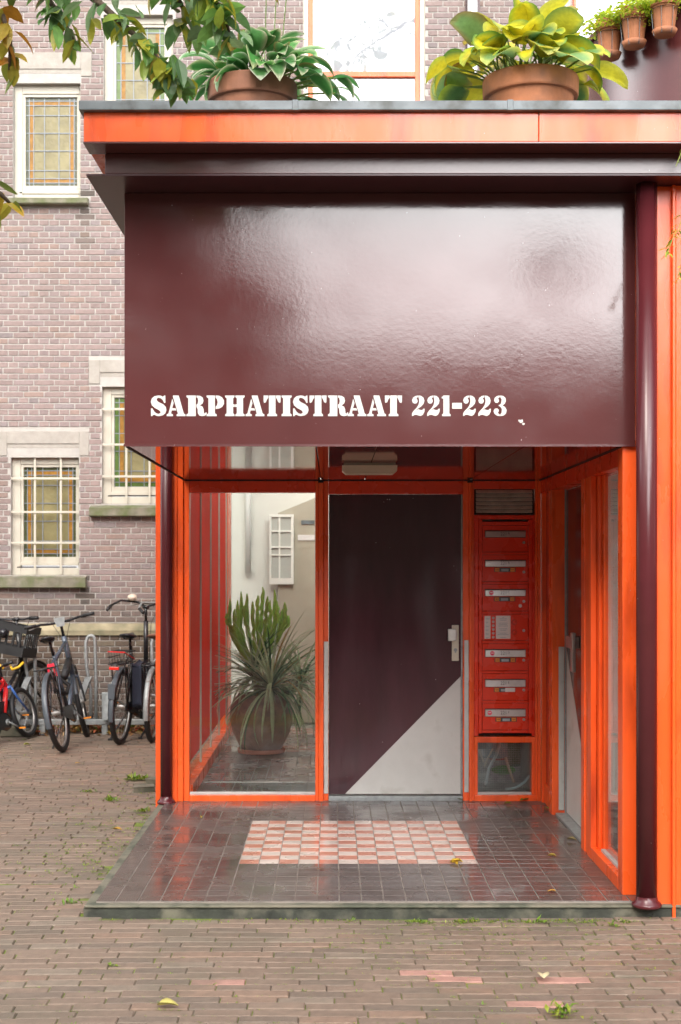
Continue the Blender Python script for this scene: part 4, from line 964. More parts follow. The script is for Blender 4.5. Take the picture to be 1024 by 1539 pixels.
cols_ = [(345, 900), (352, 915), (362, 889), (372, 892), (381, 904), (394, 882), (401, 896), (412, 886), (418, 903), (428, 905), (434, 925), (349, 940), (390, 925), (405, 930), (358, 902), (368, 910), (387, 895), (407, 902), (341, 922), (423, 915)]
_old = [(348, 905), (356, 897), (366, 890), (375, 893), (383, 903), (391, 884), (398, 888), (407, 903), (413, 886), (421, 905), (428, 920), (345, 925), (360, 930), (404, 925), (395, 935), (417, 930), (388, 930)]
for i, (cx, cy) in enumerate(cols_):
    Yc = 11.95+q.uniform(-.12, .14); by_ = q.uniform(975, 1005); sx_ = 388+(cx-388)*.25
    P_ = [P3(sx_, by_+8, Yc), P3(cx*.8+sx_*.2, by_-38, Yc), P3(cx, max(cy+14, by_-58), Yc), P3(cx+q.uniform(-2, 2), cy, Yc)]
    # ribbed column: sweep a square star
    pts = []
    for u in range(16):
        s = u/15*3; k = min(2, int(s)); pts.append(P_[k].lerp(P_[k+1], s-k)+Vector((q.gauss(0, .004), 0, 0)))
    g_ = q.uniform(.8, 1.3); cm.cur = (.36*g_, .55*g_, .12*g_)
    cm.tube(pts, [(.008+.009*min(1, u/5)+.0018*(u % 2))*(1 if u < 14 else .8 if u == 14 else .25) for u in range(16)], 5)
cm.tube([P3(388, 1050, 11.9), P3(386, 1000, 11.9)], [.03, .025], 8)
cm.build('cactus_stems', 'leaf', lpnt)
# things kept in the closet behind the wired glass
hs = root('grey_hose', (bx(745), 9.8, .07), 'blue grey hose curling behind the wired glass under the mailboxes', 'hose')
t = MB(); t.tube([P3(730, 1180, 9.6), P3(735, 1155, 9.65), P3(746, 1135, 9.7), P3(752, 1115, 9.7), P3(755, 1100, 9.75)], .011, 8); t.build('upright_run', mat('hose_grey', (.45, .55, .6), .4), hs, smooth=True)
t = MB(); t.tube([P3(760, 1186, 9.55), P3(775, 1184, 9.55), P3(788, 1176, 9.6), P3(798, 1164, 9.6), P3(805, 1150, 9.6)], .010, 8); t.build('floor_run', mat('hose_blue', (.35, .5, .55), .4), hs, smooth=True)
kit = root('garden_tools', (bx(765), 9.8, .07), 'green and blue garden tools with a wooden handle stored behind the wired glass', 'tools')
t = MB(); t.tube([P3(760, 1138, 9.65), P3(766, 1158, 9.65), P3(773, 1176, 9.6)], .010, 8); t.build('wooden_handle', mat('ash_wood', (.42, .33, .24), .7), kit)
t = MB(); t.tube([P3(722, 1130, 9.7), P3(727, 1145, 9.7)], .007, 8); t.tube([P3(741, 1125, 9.7), P3(733, 1140, 9.7), P3(728, 1152, 9.7)], .006, 8); t.build('bucket_handle', 'white_frame', kit)
t = MB(); t.ell(P3(757, 1157, 9.95), (.09, .05, .035)); t.build('green_scoop', mat('green_plastic', (.08, .42, .06), .4), kit, smooth=True)
t = MB(); t.lathe([(0, 0), (.06, 0), (.075, .2), (.07, .2), (.055, .01)], (bx(733), 9.95, .35), 24); t.lathe([(0, 0), (.10, 0), (.12, .25), (.11, .25)], (bx(762), 10.0, .28), 24); t.build('blue_bucket', mat('blue_plastic', (.07, .18, .24), .4), kit, smooth=True)
t = MB(); t.lathe([(0, 0), (.05, 0), (.055, .3), (0, .33)], (bx(790), 9.95, .22), 20); t.build('green_can', mat('dark_green_plastic', (.03, .13, .04), .35), kit, smooth=True)
t = MB(); t.ell(P3(748, 1131, 10.0), (.10, .05, .06)); t.build('red_cloth', mat('red_cloth', (.28, .05, .05), .8, bump=.01, bs=20), kit, smooth=True)

# ------------------------------------------------------------------ bicycles
def ring(t, c, R, r_, seg=44, ts=8, a0=0, a1=360, width=None):
    """ring in the local y-z plane; with a0..a1 an arc"""
    full = a1-a0 >= 360; n_ = seg if full else max(6, int(seg*(a1-a0)/360))
    pts = [(c[0], c[1]+R*math.cos(rad(a0+(a1-a0)*i/(n_ if full else n_-1))), c[2]+R*math.sin(rad(a0+(a1-a0)*i/(n_ if full else n_-1)))) for i in range(n_)]
    if width is None: t.tube(pts, r_, ts, closed=full)
    else:
        vs = []; w_ = width/2
        for p in pts:
            d_ = (Vector(p)-Vector(c)).normalized()
            for dx, dr in ((-w_, -.014), (-w_*.6, 0), (w_*.6, 0), (w_, -.014), (w_*.6, -.003), (-w_*.6, -.003)): vs.append(Vector(p)+Vector((dx, 0, 0))+d_*dr)
        t.add(vs, [(i*6+k, i*6+(k+1) % 6, (i+1)*6+(k+1) % 6, (i+1)*6+k) for i in range(n_-1) for k in range(6)])
RB = {}
def bicycle(loc, heading, lean, label, frame_m, R=.345, L_=1.10, seat_h=.93, bar_h=1.05, bar_w=.60, seat_m='blackgloss', steer=0, step=False, rack=True, guard=None, bar_style='flat', extras=(), fork_m=None, bar_back=.05, tail=True, badge=False, bar_m='blackgloss', stand=True):
    rt = root('bicycle', loc, label, 'bicycle', 'bicycles parked along the brick wall')
    rt.rotation_mode = 'QUATERNION'
    rt.rotation_quaternion = (Matrix.Rotation(-heading, 4, 'Z') @ Matrix.Rotation(lean, 4, 'Y')).to_quaternion()
    lc = dict(local=True)
    z0 = R; fork_m = fork_m or frame_m
    head_b = Vector((0, L_-.24, z0+.28)); head_t = Vector((0, L_-.31, bar_h-.14)); bb_ = Vector((0, .44, z0-.06)); seat_t = Vector((0, .26, seat_h-.10))
    axis = (head_t-head_b).normalized()
    ST = Matrix.Translation(head_b) @ Matrix.Rotation(steer, 4, axis) @ Matrix.Translation(-head_b)
    def wheel(cy, name, front):
        t = MB(); ring(t, (0, cy, z0), R-.026, .026, 48, 10); 
        if front: t.v = [tuple(ST @ Vector(v)) for v in t.v]
        w_ = t.build(name, 'black', rt, smooth=True, **lc)
        t = MB(); ring(t, (0, cy, z0), R-.052, .011, 48, 6)
        if front: t.v = [tuple(ST @ Vector(v)) for v in t.v]
        t.build('rim', 'steel', w_, smooth=True, **lc)
        t = MB()
        for k in range(28):
            a = 2*math.pi*k/28; s = .028 if k % 2 else -.028
            t.tube([(s, cy+.02*math.cos(a+1.2), z0+.02*math.sin(a+1.2)), (0, cy+(R-.055)*math.cos(a), z0+(R-.055)*math.sin(a))], .0013, 4, caps=False)
        t.tube([(-.04, cy, z0), (.04, cy, z0)], .02, 10)
        if front: t.v = [tuple(ST @ Vector(v)) for v in t.v]
        t.build('spokes', 'steel', w_, **lc)
    wheel(0, 'wheel', False); wheel(L_, 'wheel', True)
    t = MB()
    t.tube([bb_, seat_t], [.018, .016], 10)
    t.tube([head_b, bb_+Vector((0, .02, .02))], .024, 12)
    if step: t.tube([head_b+Vector((0, -.02, .10)), Vector((0, .62, z0+.22)), Vector((0, .42, z0+.12))], .02, 10)
    else: t.tube([head_t-axis*.06, seat_t-Vector((0, -.02, .10))], .019, 10)
    t.tube([head_b-axis*.02, head_t], .024, 12)
    for s in (-1, 1):
        t.tube([(s*.05, 0, z0), (s*.035, .38, z0-.05), bb_], .009, 7); t.tube([(s*.055, 0, z0), (s*.03, .20, seat_h-.25), seat_t-Vector((0, -.01, .08))], .008, 7)
    t.build('frame', frame_m, rt, smooth=True, **lc)
    t = MB()
    for s in (-1, 1): t.tube([ST @ (head_b+Vector((s*.045, .0, -.02))), ST @ (head_b+Vector((s*.055, .06, -.12))), ST @ Vector((s*.052, L_, z0))], .011, 8)
    t.tube([ST @ (head_b+Vector((-.05, 0, -.02))), ST @ (head_b+Vector((.05, 0, -.02)))], .016, 8)
    t.build('fork', fork_m, rt, smooth=True, **lc)
    # bars
    bc = head_t+axis*.14
    t = MB(); t.tube([head_t, bc], .014, 10); t.tube([ST @ (bc+Vector((-.03, 0, 0))), ST @ (bc+Vector((.03, 0, 0)))], .02, 10); t.build('stem', bar_m, rt, smooth=True, **lc)
    w_ = bar_w/2
    if bar_style == 'flat': pts = [(-w_, -.10, .015), (-w_*.55, -.06, .012), (-w_*.3, -.0, .0), (0, .01, 0), (w_*.3, 0, 0), (w_*.55, -.06, .012), (w_, -.10, .015)]
    else: pts = [(-w_*.92, -.30, -.04), (-w_, -.18, .0), (-w_*.85, -.06, .05), (-w_*.35, .03, .04), (0, 0, 0), (w_*.35, .03, .04), (w_*.85, -.06, .05), (w_, -.18, .0), (w_*.92, -.30, -.04)]
    pw = [ST @ (bc+Vector(p)) for p in pts]
    t = MB(); t.tube(pw, .0115, 10); hb_ = t.build('handlebar', bar_m, rt, smooth=True, **lc)
    for e in (0, -1):
        a = pw[e]; b = pw[1 if e == 0 else -2]; t = MB(); dv = (b-a).normalized(); t.tube([a-dv*.004, a+dv*.11], .0165, 10); t.build('grip', 'black', hb_, smooth=True, **lc)
        t = MB(); t.tube([a+dv*.14+Vector((0, .02, -.01)), a+dv*.02+Vector((0, .05, -.03))], .005, 6); t.build('brake_lever', 'steel', hb_, **lc)
    t = MB()
    for s in (-1, 1): t.tube([ST @ (bc+Vector((s*w_*.5, -.04, .0))), ST @ (bc+Vector((s*.10, .12, .03))), ST @ (bc+Vector((s*.02, .10, -.16))), head_b+Vector((s*.03, 0, .05))], .0028, 5)
    t.build('brake_cable', 'black', rt, smooth=True, **lc)
    if badge:
        t = MB(); p0 = ST @ (bc+Vector((0, -.03, .012))); t.prism([(p0.x-.05, p0.z+.03), (p0.x+.05, p0.z+.03), (p0.x+.035, p0.z-.05), (p0.x-.035, p0.z-.05)], 'y', p0.y-.015, p0.y-.005); t.build('display', 'galv', rt, bevel=.004, **lc)
    # saddle
    t = MB()
    def sad(p):
        k = (p.y+.14)/.28; wf = 1.0-.72*max(0, min(1, (k-.25)/.5)); z = p.z if p.z < 0 else p.z*.8
        return (p.x*wf, p.y, z+.02*(abs(p.y)/.14)**2)
    t.ell((0, .20, seat_h), (.088 if not step else .1, .14, .034), None, 20, 12, sad); t.build('saddle', seat_m, rt, smooth=True, **lc)
    t = MB(); t.tube([seat_t-Vector((0, 0, .05)), Vector((0, .22, seat_h-.03))], .0135, 10)
    for s in (-1, 1): t.tube([(s*.03, .10, seat_h-.02), (s*.028, .2, seat_h-.035), (s*.02, .3, seat_h-.02)], .0035, 6)
    t.build('seat_post', 'galv' if seat_m != 'blackgloss' else 'blackgloss', rt, smooth=True, **lc)
    if guard:
        t = MB(); ring(t, (0, 0, z0), R+.022, 0, 48, 0, 60, 196, .058); t.build('mudguard', guard, rt, smooth=True, **lc)
        t = MB(); ring(t, (0, L_, z0), R+.022, 0, 48, 0, 20, 165, .055); t.v = [tuple(ST @ Vector(v)) for v in t.v]; t.build('mudguard', guard, rt, smooth=True, **lc)
        t = MB()
        for s in (-1, 1): t.tube([(s*.05, 0, z0), (s*.03, -R*.97, z0+.10)], .003, 5)
        t.build('mudguard_stay', 'blackgloss', rt, **lc)
    if rack:
        zr = 2*R+.06; t = MB()
        t.tube([(-.06, .22, zr), (-.065, -.26, zr), (0, -.29, zr), (.065, -.26, zr), (.06, .22, zr)], .0065, 7)
        for s in (-.022, .022): t.tube([(s, .2, zr), (s, -.27, zr)], .004, 6)
        for yy in (-.12, .02): t.tube([(-.062, yy, zr), (.062, yy, zr)], .004, 6)
        for s in (-1, 1): t.tube([(s*.062, -.18, zr), (s*.055, 0, z0)], .006, 7); t.tube([(s*.062, -.02, zr), (s*.055, .0, z0)], .005, 7)
        rk_ = t.build('rear_rack', 'blackgloss', rt, smooth=True, **lc)
        if tail:
            t = MB(); t.box(-.045, .045, -.315, -.296, zr-.045, zr-.018); t.build('tail_light', mat('red_reflector', (.75, .02, .01), .25), rk_, bevel=.003, **lc)
    # cranks
    t = MB(); t.tube([bb_+Vector((-.06, 0, 0)), bb_+Vector((.06, 0, 0))], .03, 12); t.tube([bb_+Vector((-.07, 0, 0)), bb_+Vector((-.09, -.14, .07))], .008, 6); t.tube([bb_+Vector((.07, 0, 0)), bb_+Vector((.09, .14, -.07))], .008, 6)
    t.build('crank', 'galv', rt, smooth=True, **lc)
    for s, yy, zz in ((-1, -.14, .07), (1, .14, -.07)):
        t = MB(); p = bb_+Vector((s*.14, yy, zz)); t.box(p.x-.045, p.x+.045, p.y-.03, p.y+.03, p.z-.01, p.z+.01); pd = t.build('pedal', 'black', rt, bevel=.003, **lc)
        t = MB(); t.box(p.x-.035, p.x+.035, p.y-.032, p.y-.0305, p.z-.007, p.z+.007); t.build('pedal_reflector', 'stk_or', pd, **lc)
    t = MB(); t.prism([(-.02, z0+.035), (.42, z0+.03), (.51, z0-.04), (.49, z0-.11), (.42, z0-.14), (-.02, z0-.03)], 'x', .045, .056); t.build('chain_case', 'blackgloss', rt, bevel=.006, **lc)
    if stand:
        t = MB(); t.tube([bb_+Vector((-.03, -.12, -.02)), Vector((-.16, .22, .012))], .009, 7); t.tube([(-.18, .22, .012), (-.14, .22, .012)], .012, 6); t.build('kickstand', 'black', rt, **lc)
    return rt
M['frame_blue'] = mat('grey_blue_frame', (.085, .105, .135), .25, metal=.3, var=.1)
M['guard_grey'] = mat('grey_mudguard', (.075, .09, .105), .35, var=.15)
M['frame_red'] = mat('red_frame', (.6, .02, .02), .25); M['yellow'] = mat('yellow_plastic', (.75, .45, .02), .35); M['blue'] = mat('blue_plastic_part', (.05, .14, .42), .35)
M['leather'] = mat('brown_leather', (.17, .075, .045), .45, var=.25, vs=20); M['fabric'] = mat('navy_fabric', (.022, .026, .045), .9, bump=.004, bs=30)
# grey bicycle left of the hoop
b1 = bicycle((px(96, 12.3), 12.3, 0), rad(2), rad(-10.5), 'grey blue bicycle with a wide flat handlebar, leaning left in the open', 'frame_blue', R=.355, L_=1.1, seat_h=1.02, bar_h=1.16, bar_w=.66, guard='guard_grey', steer=rad(10), badge=True, rack=True, tail=False)
t = MB(); t.tube([(-.02, .34, .66), (.035, .5, .56), (.05, .3, .5), (.0, .08, .55), (-.05, .1, .62)], .019, 9); t.build('chain_lock', 'black', b1, smooth=True, local=True)
t = MB(); t.prism([(-.03, .80), (.03, .80), (.045, .68), (.022, .68), (.015, .77), (-.015, .77), (-.022, .68), (-.045, .68)], 'y', .10, .11); t.build('red_marker', mat('bright_red', (.8, .03, .06), .35), b1, local=True)
t = MB(); t.tube([(0, .52, .64), (0, .82, .78)], .036, 12); t.build('battery_tube', 'black', b1, smooth=True, local=True)
b2 = bicycle((px(181, 12.8), 12.8, 0), rad(6.5), rad(2.0), 'black upright bicycle with red tail light right of the metal hoop', 'blackgloss', R=.355, L_=1.12, seat_h=1.01, bar_h=1.27, bar_w=.58, guard='guard_grey', step=True, bar_style='back', rack=True, steer=rad(-12))
t = MB()
for k in range(5): t.tube([(-.06, -.24+k*.09, .775), (-.075, -.24+k*.09, .88), (.075, -.24+k*.09, .88), (.06, -.24+k*.09, .775)], .004, 5)
for s in (-.075, .075): t.tube([(s, -.25, .88), (s, .14, .88)], .005, 5); t.tube([(s, -.25, .83), (s, .14, .83)], .004, 5)
t.build('rack_basket', 'black', b2, local=True)
t = MB(); t.tube([(-.078, -.26, .885), (.078, -.26, .885)], .006, 5); t.tube([(.08, -.26, .885), (.085, .1, .80)], .006, 5); t.build('luggage_strap', 'frame_red', b2, local=True)
t = MB(); t.prism([(-.030, .46), (.030, .46), (.034, .60), (-.034, .60)], 'y', -.375, -.36); t.build('plate', 'guard_grey', b2, local=True)
b3 = bicycle((px(222, 12.6), 12.95, 0), rad(3), rad(0.5), 'silver bicycle with brown leather saddle, half hidden behind the left corner post', 'galv', R=.345, L_=1.1, seat_h=1.0, bar_h=1.27, bar_w=.62, seat_m='leather', guard='galv', bar_style='back', steer=rad(18), step=True, bar_m='galv', tail=False)
t = MB(); t.prism([(-.10, .74), (.16, .76), (.17, .38), (.08, .30), (-.08, .36)], 'x', -.16, -.09); t.build('pannier_bag', 'fabric', b3, bevel=.02, local=True)
t = MB(); t.tube([(-.165, -.06, .74), (-.19, -.02, .62), (-.19, .02, .48), (-.165, .08, .36)], .006, 5); t.build('pannier_strap', 'alu', b3, local=True)
t = MB(); t.ell((-.33, .62, 1.36), (.05, .05, .035)); t.build('bell', 'lampm', b3, smooth=True, local=True)
t = MB()
for z in (1.02, 1.10, 1.18): t.tube([(-.16, .95, z), (.16, .95, z), (.16, 1.2, z), (-.16, 1.2, z)], .004, 5, closed=True)
for s in (-.16, -.08, 0, .08, .16): t.tube([(s, .95, 1.0), (s, .95, 1.2)], .003, 5)
t.build('front_basket', 'galv', b3, local=True)
# black bicycle with a crate, half out of frame
b4 = bicycle((px(-6, 13.0), 12.75, 0), rad(10), rad(-3), 'black bicycle carrying a black plastic crate at the left edge', 'blackgloss', R=.35, L_=1.1, seat_h=.98, bar_h=1.15, bar_w=.6, guard='blackgloss', step=True, steer=rad(-8), rack=False)
t = MB()
def crate(t, x0, x1, y0, y1, z0, z1):
    th = .008; t.box(x0, x1, y0, y1, z0, z0+th)
    for (a, b, c_, d_) in ((x0, x1, y0, y0+th), (x0, x1, y1-th, y1), (x0, x0+th, y0+th, y1-th), (x1-th, x1, y0+th, y1-th)):
        t.box(a, b, c_, d_, z0+th, z0+.09); t.box(a, b, c_, d_, z1-.07, z1)
        n_ = 7
        for k in range(n_):
            if b-a > .1: u = a+(b-a)*(k+.1)/n_; t.box(u, u+.02, c_, d_, z0+.09, z1-.07)
            else: u = c_+(d_-c_)*(k+.1)/n_; t.box(a, b, u, u+.02, z0+.09, z1-.07)
cr = root('plastic_crate', (px(10, 13.4), 13.4, .82), 'black plastic crate resting over the front wheel of the bicycle at the left edge', 'crate')
cr.rotation_euler = (rad(-4), rad(10), rad(-12))
t = MB(); crate(t, -.26, .24, -.17, .17, 0, .30); t.build('crate_walls', 'black', cr, local=True)
t = MB(); t.ell((.02, -.2, .2), (.045, .05, .05)); t.build('front_lamp', 'blackgloss', cr, smooth=True, local=True)
# child's bicycle
b5 = bicycle((px(-38, 12.5), 12.55, 0), rad(22), rad(-6), 'small red and yellow child bicycle at the left edge of the picture', 'frame_red', R=.25, L_=.78, seat_h=.60, bar_h=.74, bar_w=.5, steer=rad(12), rack=False, bar_style='flat', fork_m='blue', tail=False, stand=False)
t = MB(); t.box(-.04, .05, .02, .06, .34, .50); t.build('tag_plate', 'yellow', b5, bevel=.01, local=True)
t = MB(); ring(t, (0, 0, .25), .27, 0, 40, 0, 60, 190, .05); t.build('mudguard', 'yellow', b5, smooth=True, local=True)
t = MB(); t.tube([(.10, .50, .72), (.16, .44, .68), (.22, .46, .70), (.25, .5, .74)], .012, 8); t.tube([(-.02, .45, .80), (.02, .43, .74), (.07, .43, .7)], .012, 8); t.build('yellow_trim', 'yellow', b5, smooth=True, local=True)

# ------------------------------------------------------------------ bicycle rack
RY = 13.55
rk = root('bicycle_rack', (-2.4, RY, 0), 'galvanised bicycle rack with tall hoops in front of the brick plinth', 'bicycle rack')
B('base_rail', 'galv', rk, (-3.9, px(236, RY)+.25, RY-.03, RY+.03, .10, .155), bevel=.006)
def hoop(xc, dx=0):
    t = MB(); w_ = .05; zt = pz(955, RY); pts = [(xc+w_+dx, RY, .155), (xc+w_, RY, .5), (xc+w_-.01, RY, zt-.06)]
    pts += [(xc+(w_-.01)*math.cos(a), RY, zt-.05+.05*math.sin(a)) for a in (.5, 1.0, 1.57, 2.1, 2.6)]
    pts += [(xc-w_, RY-.01, zt-.07), (xc-w_+.01, RY-.03, zt-.3), (xc-w_+.05, RY-.02, .45), (xc-w_+.05, RY, .155)]
    t.tube(pts, .0165, 10); t.build('hoop', 'galv', rk, smooth=True)
for xp in (46, 137, -45, 236): hoop(px(xp, RY))
for xp in (38, 128, 170, -20):
    x = px(xp, RY); t = MB(); vs = []; n_ = 8
    for i in range(n_+1):
        u = i/n_; cx = x-.05+.10*u**2; z = .16+.42*u; yy = RY-.09+.05*u
        for dx, dy in ((-.035, .0), (-.03, -.035), (.03, -.035), (.035, 0), (.027, -.028), (-.027, -.028)): vs.append((cx+dx, yy+dy, z))
    t.add(vs, [(i*6+k, i*6+(k+1) % 6, (i+1)*6+(k+1) % 6, (i+1)*6+k) for i in range(n_) for k in range(6)]); t.build('wheel_guide', 'galv', rk)
t = MB(); 
for xp in (64, 158, 240): x = px(xp, RY); t.box(x-.03, x+.03, RY-.02, RY+.02, .0, .42 if xp == 158 else .1)
t.build('rack_post', 'galv', rk, bevel=.004)
B('concrete_foot', 'concrete', rk, (px(5, RY), px(48, RY), RY-.16, RY+.05, 0, .098), bevel=.01)

# ------------------------------------------------------------------ leaf litter, fallen leaves, weeds
LC = [(.42, .20, .05), (.30, .13, .05), (.48, .32, .08), (.22, .11, .05), (.36, .30, .16), (.14, .2, .04), (.45, .12, .05), (.5, .36, .2)]
t = MB(); q = random.Random(12)
for k in range(1500):
    x = q.uniform(-3.7, -1.2); y = 14.02-abs(q.gauss(0, .24)); 
    if y < 13.0: continue
    c = q.choice(LC); k_ = q.uniform(.6, 1.2)
    t.leaf((x, y, .012+q.random()*.05*(y-12.9)), q.uniform(0, 6.28), q.uniform(-.3, .7), q.uniform(.05, .1), q.uniform(.03, .06), q.uniform(-.8, 1.4), q.uniform(0, .8), tuple(v*k_ for v in c), nl=3, nw=2, roll=q.uniform(-.6, .6))
o = t.build('leaf_litter', 'dryleaf'); o['kind'] = 'stuff'
FL = [  # px x, y, length m, colour, word
 (684, 1297, .085, (.62, .40, .03), 'bright yellow crumpled leaf on the corner of the pink checkered tiles'),
 (816, 1467, .10, (.62, .54, .33), 'pale cream leaf lying on a pink street brick'),
 (255, 1514, .10, (.50, .44, .12), 'pale yellow leaf flat on the bricks near the bottom left'),
 (161, 1373, .07, (.42, .22, .12), 'pinkish brown leaf against the left end of the step edge'),
 (444, 1371, .05, (.5, .42, .3), 'pale leaf against the front of the step, left of an orange one'),
 (489, 1371, .07, (.6, .24, .04), 'orange leaf against the front of the step near its middle'),
 (178, 1248, .08, (.45, .25, .03), 'ochre leaf on the street bricks left of the step'),
 (483, 1308, .05, (.2, .1, .05), 'small brown leaf on the dark tiles in front of the checkered field'),
 (787, 1204, .085, (.25, .33, .03), 'yellow green leaf beneath the wired glass panel'),
 (806, 1200, .12, (.16, .2, .03), 'large curled olive leaf in the corner beneath the wired glass'),
 (822, 1216, .09, (.38, .34, .05), 'yellowish leaf on the tiles in front of the side jamb'),
 (762, 1209, .06, (.3, .32, .03), 'small yellow leaf on the tiles in front of the mailboxes'),
 (861, 1264, .07, (.30, .24, .1), 'tan leaf on the tiles beside the side door'),
 (828, 1288, .06, (.42, .3, .04), 'small ochre leaf on the right part of the tiled step'),
 (828, 1341, .05, (.5, .26, .04), 'small orange leaf near the front right corner of the step'),
 (690, 1203, .06, (.12, .12, .03), 'dark leaf at the foot of the maroon door'),
 (118, 1148, .06, (.5, .32, .06), 'orange leaf on the bricks behind the rear wheel of the grey bicycle'),
 (42, 1120, .08, (.34, .34, .06), 'yellow green leaf on the bricks at the left by the rack foot'),
 (303, 1229, .035, (.5, .42, .04), 'tiny yellow leaf on the dark tiles beneath the lobby window'),
]
for i, (a, b, ln, c, lab) in enumerate(FL):
    q = random.Random(i+50); ons = (b < 1357 and a > 240 and b > 1200) ; zf_ = .072 if ons else .004
    Y = (CAMH-zf_)*F/(b-VY); x = px(a, Y); t = MB(); yaw = q.uniform(0, 6.28)
    n2 = 3 if ln >= .085 and i in (0, 9) else 1
    for k in range(n2):
        t.leaf((x-ln*.5*math.cos(yaw+k), Y-ln*.5*math.sin(yaw+k), zf_+.006), yaw+k*1.0, .16, ln*.85, ln*.5, q.uniform(.3, .8), q.uniform(.3, .8), c, tuple(v*.6 for v in c), nl=5, nw=4, wave=.03)
    o = t.build('fallen_leaf', 'dryleaf'); setorigin(o, (x, Y, zf_)); tag(o, lab, 'leaf', 'fallen leaves'); 
# weeds in the joints: uncountable small growth is one object, the larger plants are things
t = MB(); q = random.Random(77)
def tuft(t, x, y, z, s, n_, col_=None):
    for k in range(n_):
        c = col_ or q.choice([(.20, .32, .03), (.16, .28, .03), (.30, .36, .04), (.11, .18, .03)])
        t.leaf((x+q.gauss(0, s*.5), y+q.gauss(0, s*.35), z), q.uniform(0, 6.28), q.uniform(.1, 1.2), s*q.uniform(.4, 1.0), s*q.uniform(.16, .34), q.uniform(.3, 1.2), .2, c, nl=2, nw=2)
for k in range(3000):
    x = q.uniform(-3.6, 2.2); y = 4.9+q.random()**1.5*8.6
    if x > -1.25 and y > 6.48: continue
    row_ = round((y-4.55)/RP); y = 4.55+row_*RP+q.uniform(-.004, .004)
    tilt = .07*max(0, min(1, (-x-.6)/1.2)) if y < 7.2 else .03*max(0, min(1, (-x-.6)/1.5))
    y += tilt*(x+.6)+.012*math.sin(x*1.7+y*.4)
    tuft(t, x, y, -.006, q.uniform(.006, .019), q.randint(2, 8))
for k in range(760):   # denser growth left of the step and along its front
    if k % 2: x = -1.2-abs(q.gauss(0, .32)); y = q.uniform(6.5, 10.6)
    else: x = q.uniform(-1.2, 1.9); y = 6.47-abs(q.gauss(0, .03))
    tuft(t, x, y, -.006, q.uniform(.008, .028), q.randint(4, 12))
for k in range(1100):
    x = q.uniform(-.2, 2.1); y = 6.46-abs(q.gauss(0, .4)); row_ = round((y-4.55)/RP); y = 4.55+row_*RP+q.uniform(-.003, .003)+.012*math.sin(x*1.7+y*.4)
    tuft(t, x, y, -.005, q.uniform(.005, .013), q.randint(3, 7))
o = t.build('joint_weeds', 'leaf'); o['kind'] = 'stuff'
WD = [(845, 1505+17, .06, 40, 'low bright green weed in the bricks, bottom right'), (537, 1368, .035, 16, 'small green weed growing against the front of the step'),
      (818, 1386, .04, 22, 'weed sprouting from the bricks in front of the step, right part'), (921, 1392, .035, 18, 'small weed in the bricks in front of the round drainpipe'),
      (205, 1172, .085, 60, 'green weed patch beside the loose slabs left of the step'), (165, 1203, .06, 40, 'spiky weed in the bricks between the slabs and the grey bicycle'),
      (134, 1190, .05, 26, 'small weed in the bricks in front of the grey bicycle'), (216, 1220, .055, 34, 'weed in front of the loose slabs left of the step'),
      (110, 1358, .045, 26, 'dark weed at the left front end of the step'), (168, 1452, .03, 14, 'tiny weed among the bricks, lower left'),
      (152, 1082, .09, 46, 'tall leafy weed behind the metal hoop')]
for a, b, s, n_, lab in WD:
    Y = CAMH*F/(b-VY) if b > 1100 else 13.75; x = px(a, Y); t = MB(); tuft(t, x, Y, .0, s, n_); o = t.build('weed', 'leaf'); setorigin(o, (x, Y, 0)); tag(o, lab, 'weed', 'weeds between the street bricks')
# loose slabs
for a, b, w_, d_, h_, rz, lab in ((215, 1189, .17, .11, .045, .35, 'dark mossy slab lying loose left of the step'), (232, 1181, .12, .09, .06, -.1, 'paler broken slab beside the mossy one at the corner post')):
    Y = CAMH*F/(b-VY); x = px(a, Y); t = MB(); t.prism([(-w_/2, -d_/2), (w_*.45, -d_/2*.8), (w_/2, d_/2), (-w_*.35, d_/2)], 'z', 0, h_)
    o = t.build('loose_slab', 'concrete', bevel=.006); o.location = (x, Y, -.004); o.rotation_euler = (.04, .03, rz); tag(o, lab, 'slab', 'loose slabs left of the step')

# ------------------------------------------------------------------ the square behind the camera, seen in the gloss and the glass
ob = root('opposite_building', (0, -12, 0), 'low beige brick building with tiled roof across the square', 'building')
B('wall', 'beige', ob, (-14, 9.0, -12.4, -12, 0, 3.9), bevel=0)
t = MB(); t.prism([(-11.7, 3.9), (-12.2, 4.0), (-16, 6.3), (-16, 3.9)], 'x', -14.3, 9.3); t.build('roof', 'rooft', ob)
for wx_ in (-9, -5.2, 3.2, 6.5):
    f_ = B('window', 'white_frame', ob, (wx_-.55, wx_-.47, -12, -11.93, 1.2, 2.9), (wx_+.47, wx_+.55, -12, -11.93, 1.2, 2.9), (wx_-.47, wx_+.47, -12, -11.93, 2.82, 2.9), (wx_-.47, wx_+.47, -12, -11.93, 1.2, 1.28), (wx_-.03, wx_+.03, -12, -11.935, 1.28, 2.82), (wx_-.47, wx_-.03, -12, -11.94, 2.0, 2.05), (wx_+.03, wx_+.47, -12, -11.94, 2.0, 2.05), bevel=0)
    B('pane', 'mirrorglass', f_, (wx_-.47, wx_+.47, -11.99, -11.985, 1.28, 2.82), bevel=0)
f_ = B('window', 'white_frame', ob, (-1.50, -1.42, -12, -11.93, 1.2, 2.9), (-.88, -.80, -12, -11.93, 1.2, 2.9), (-1.42, -.88, -12, -11.93, 2.82, 2.9), (-1.42, -.88, -12, -11.93, 1.2, 1.28), (-1.17, -1.13, -12, -11.935, 1.28, 2.82), (-1.42, -1.17, -12, -11.94, 1.7, 1.74), (-1.13, -.88, -12, -11.94, 1.7, 1.74), (-1.42, -1.17, -12, -11.94, 2.3, 2.34), (-1.13, -.88, -12, -11.94, 2.3, 2.34), bevel=0)
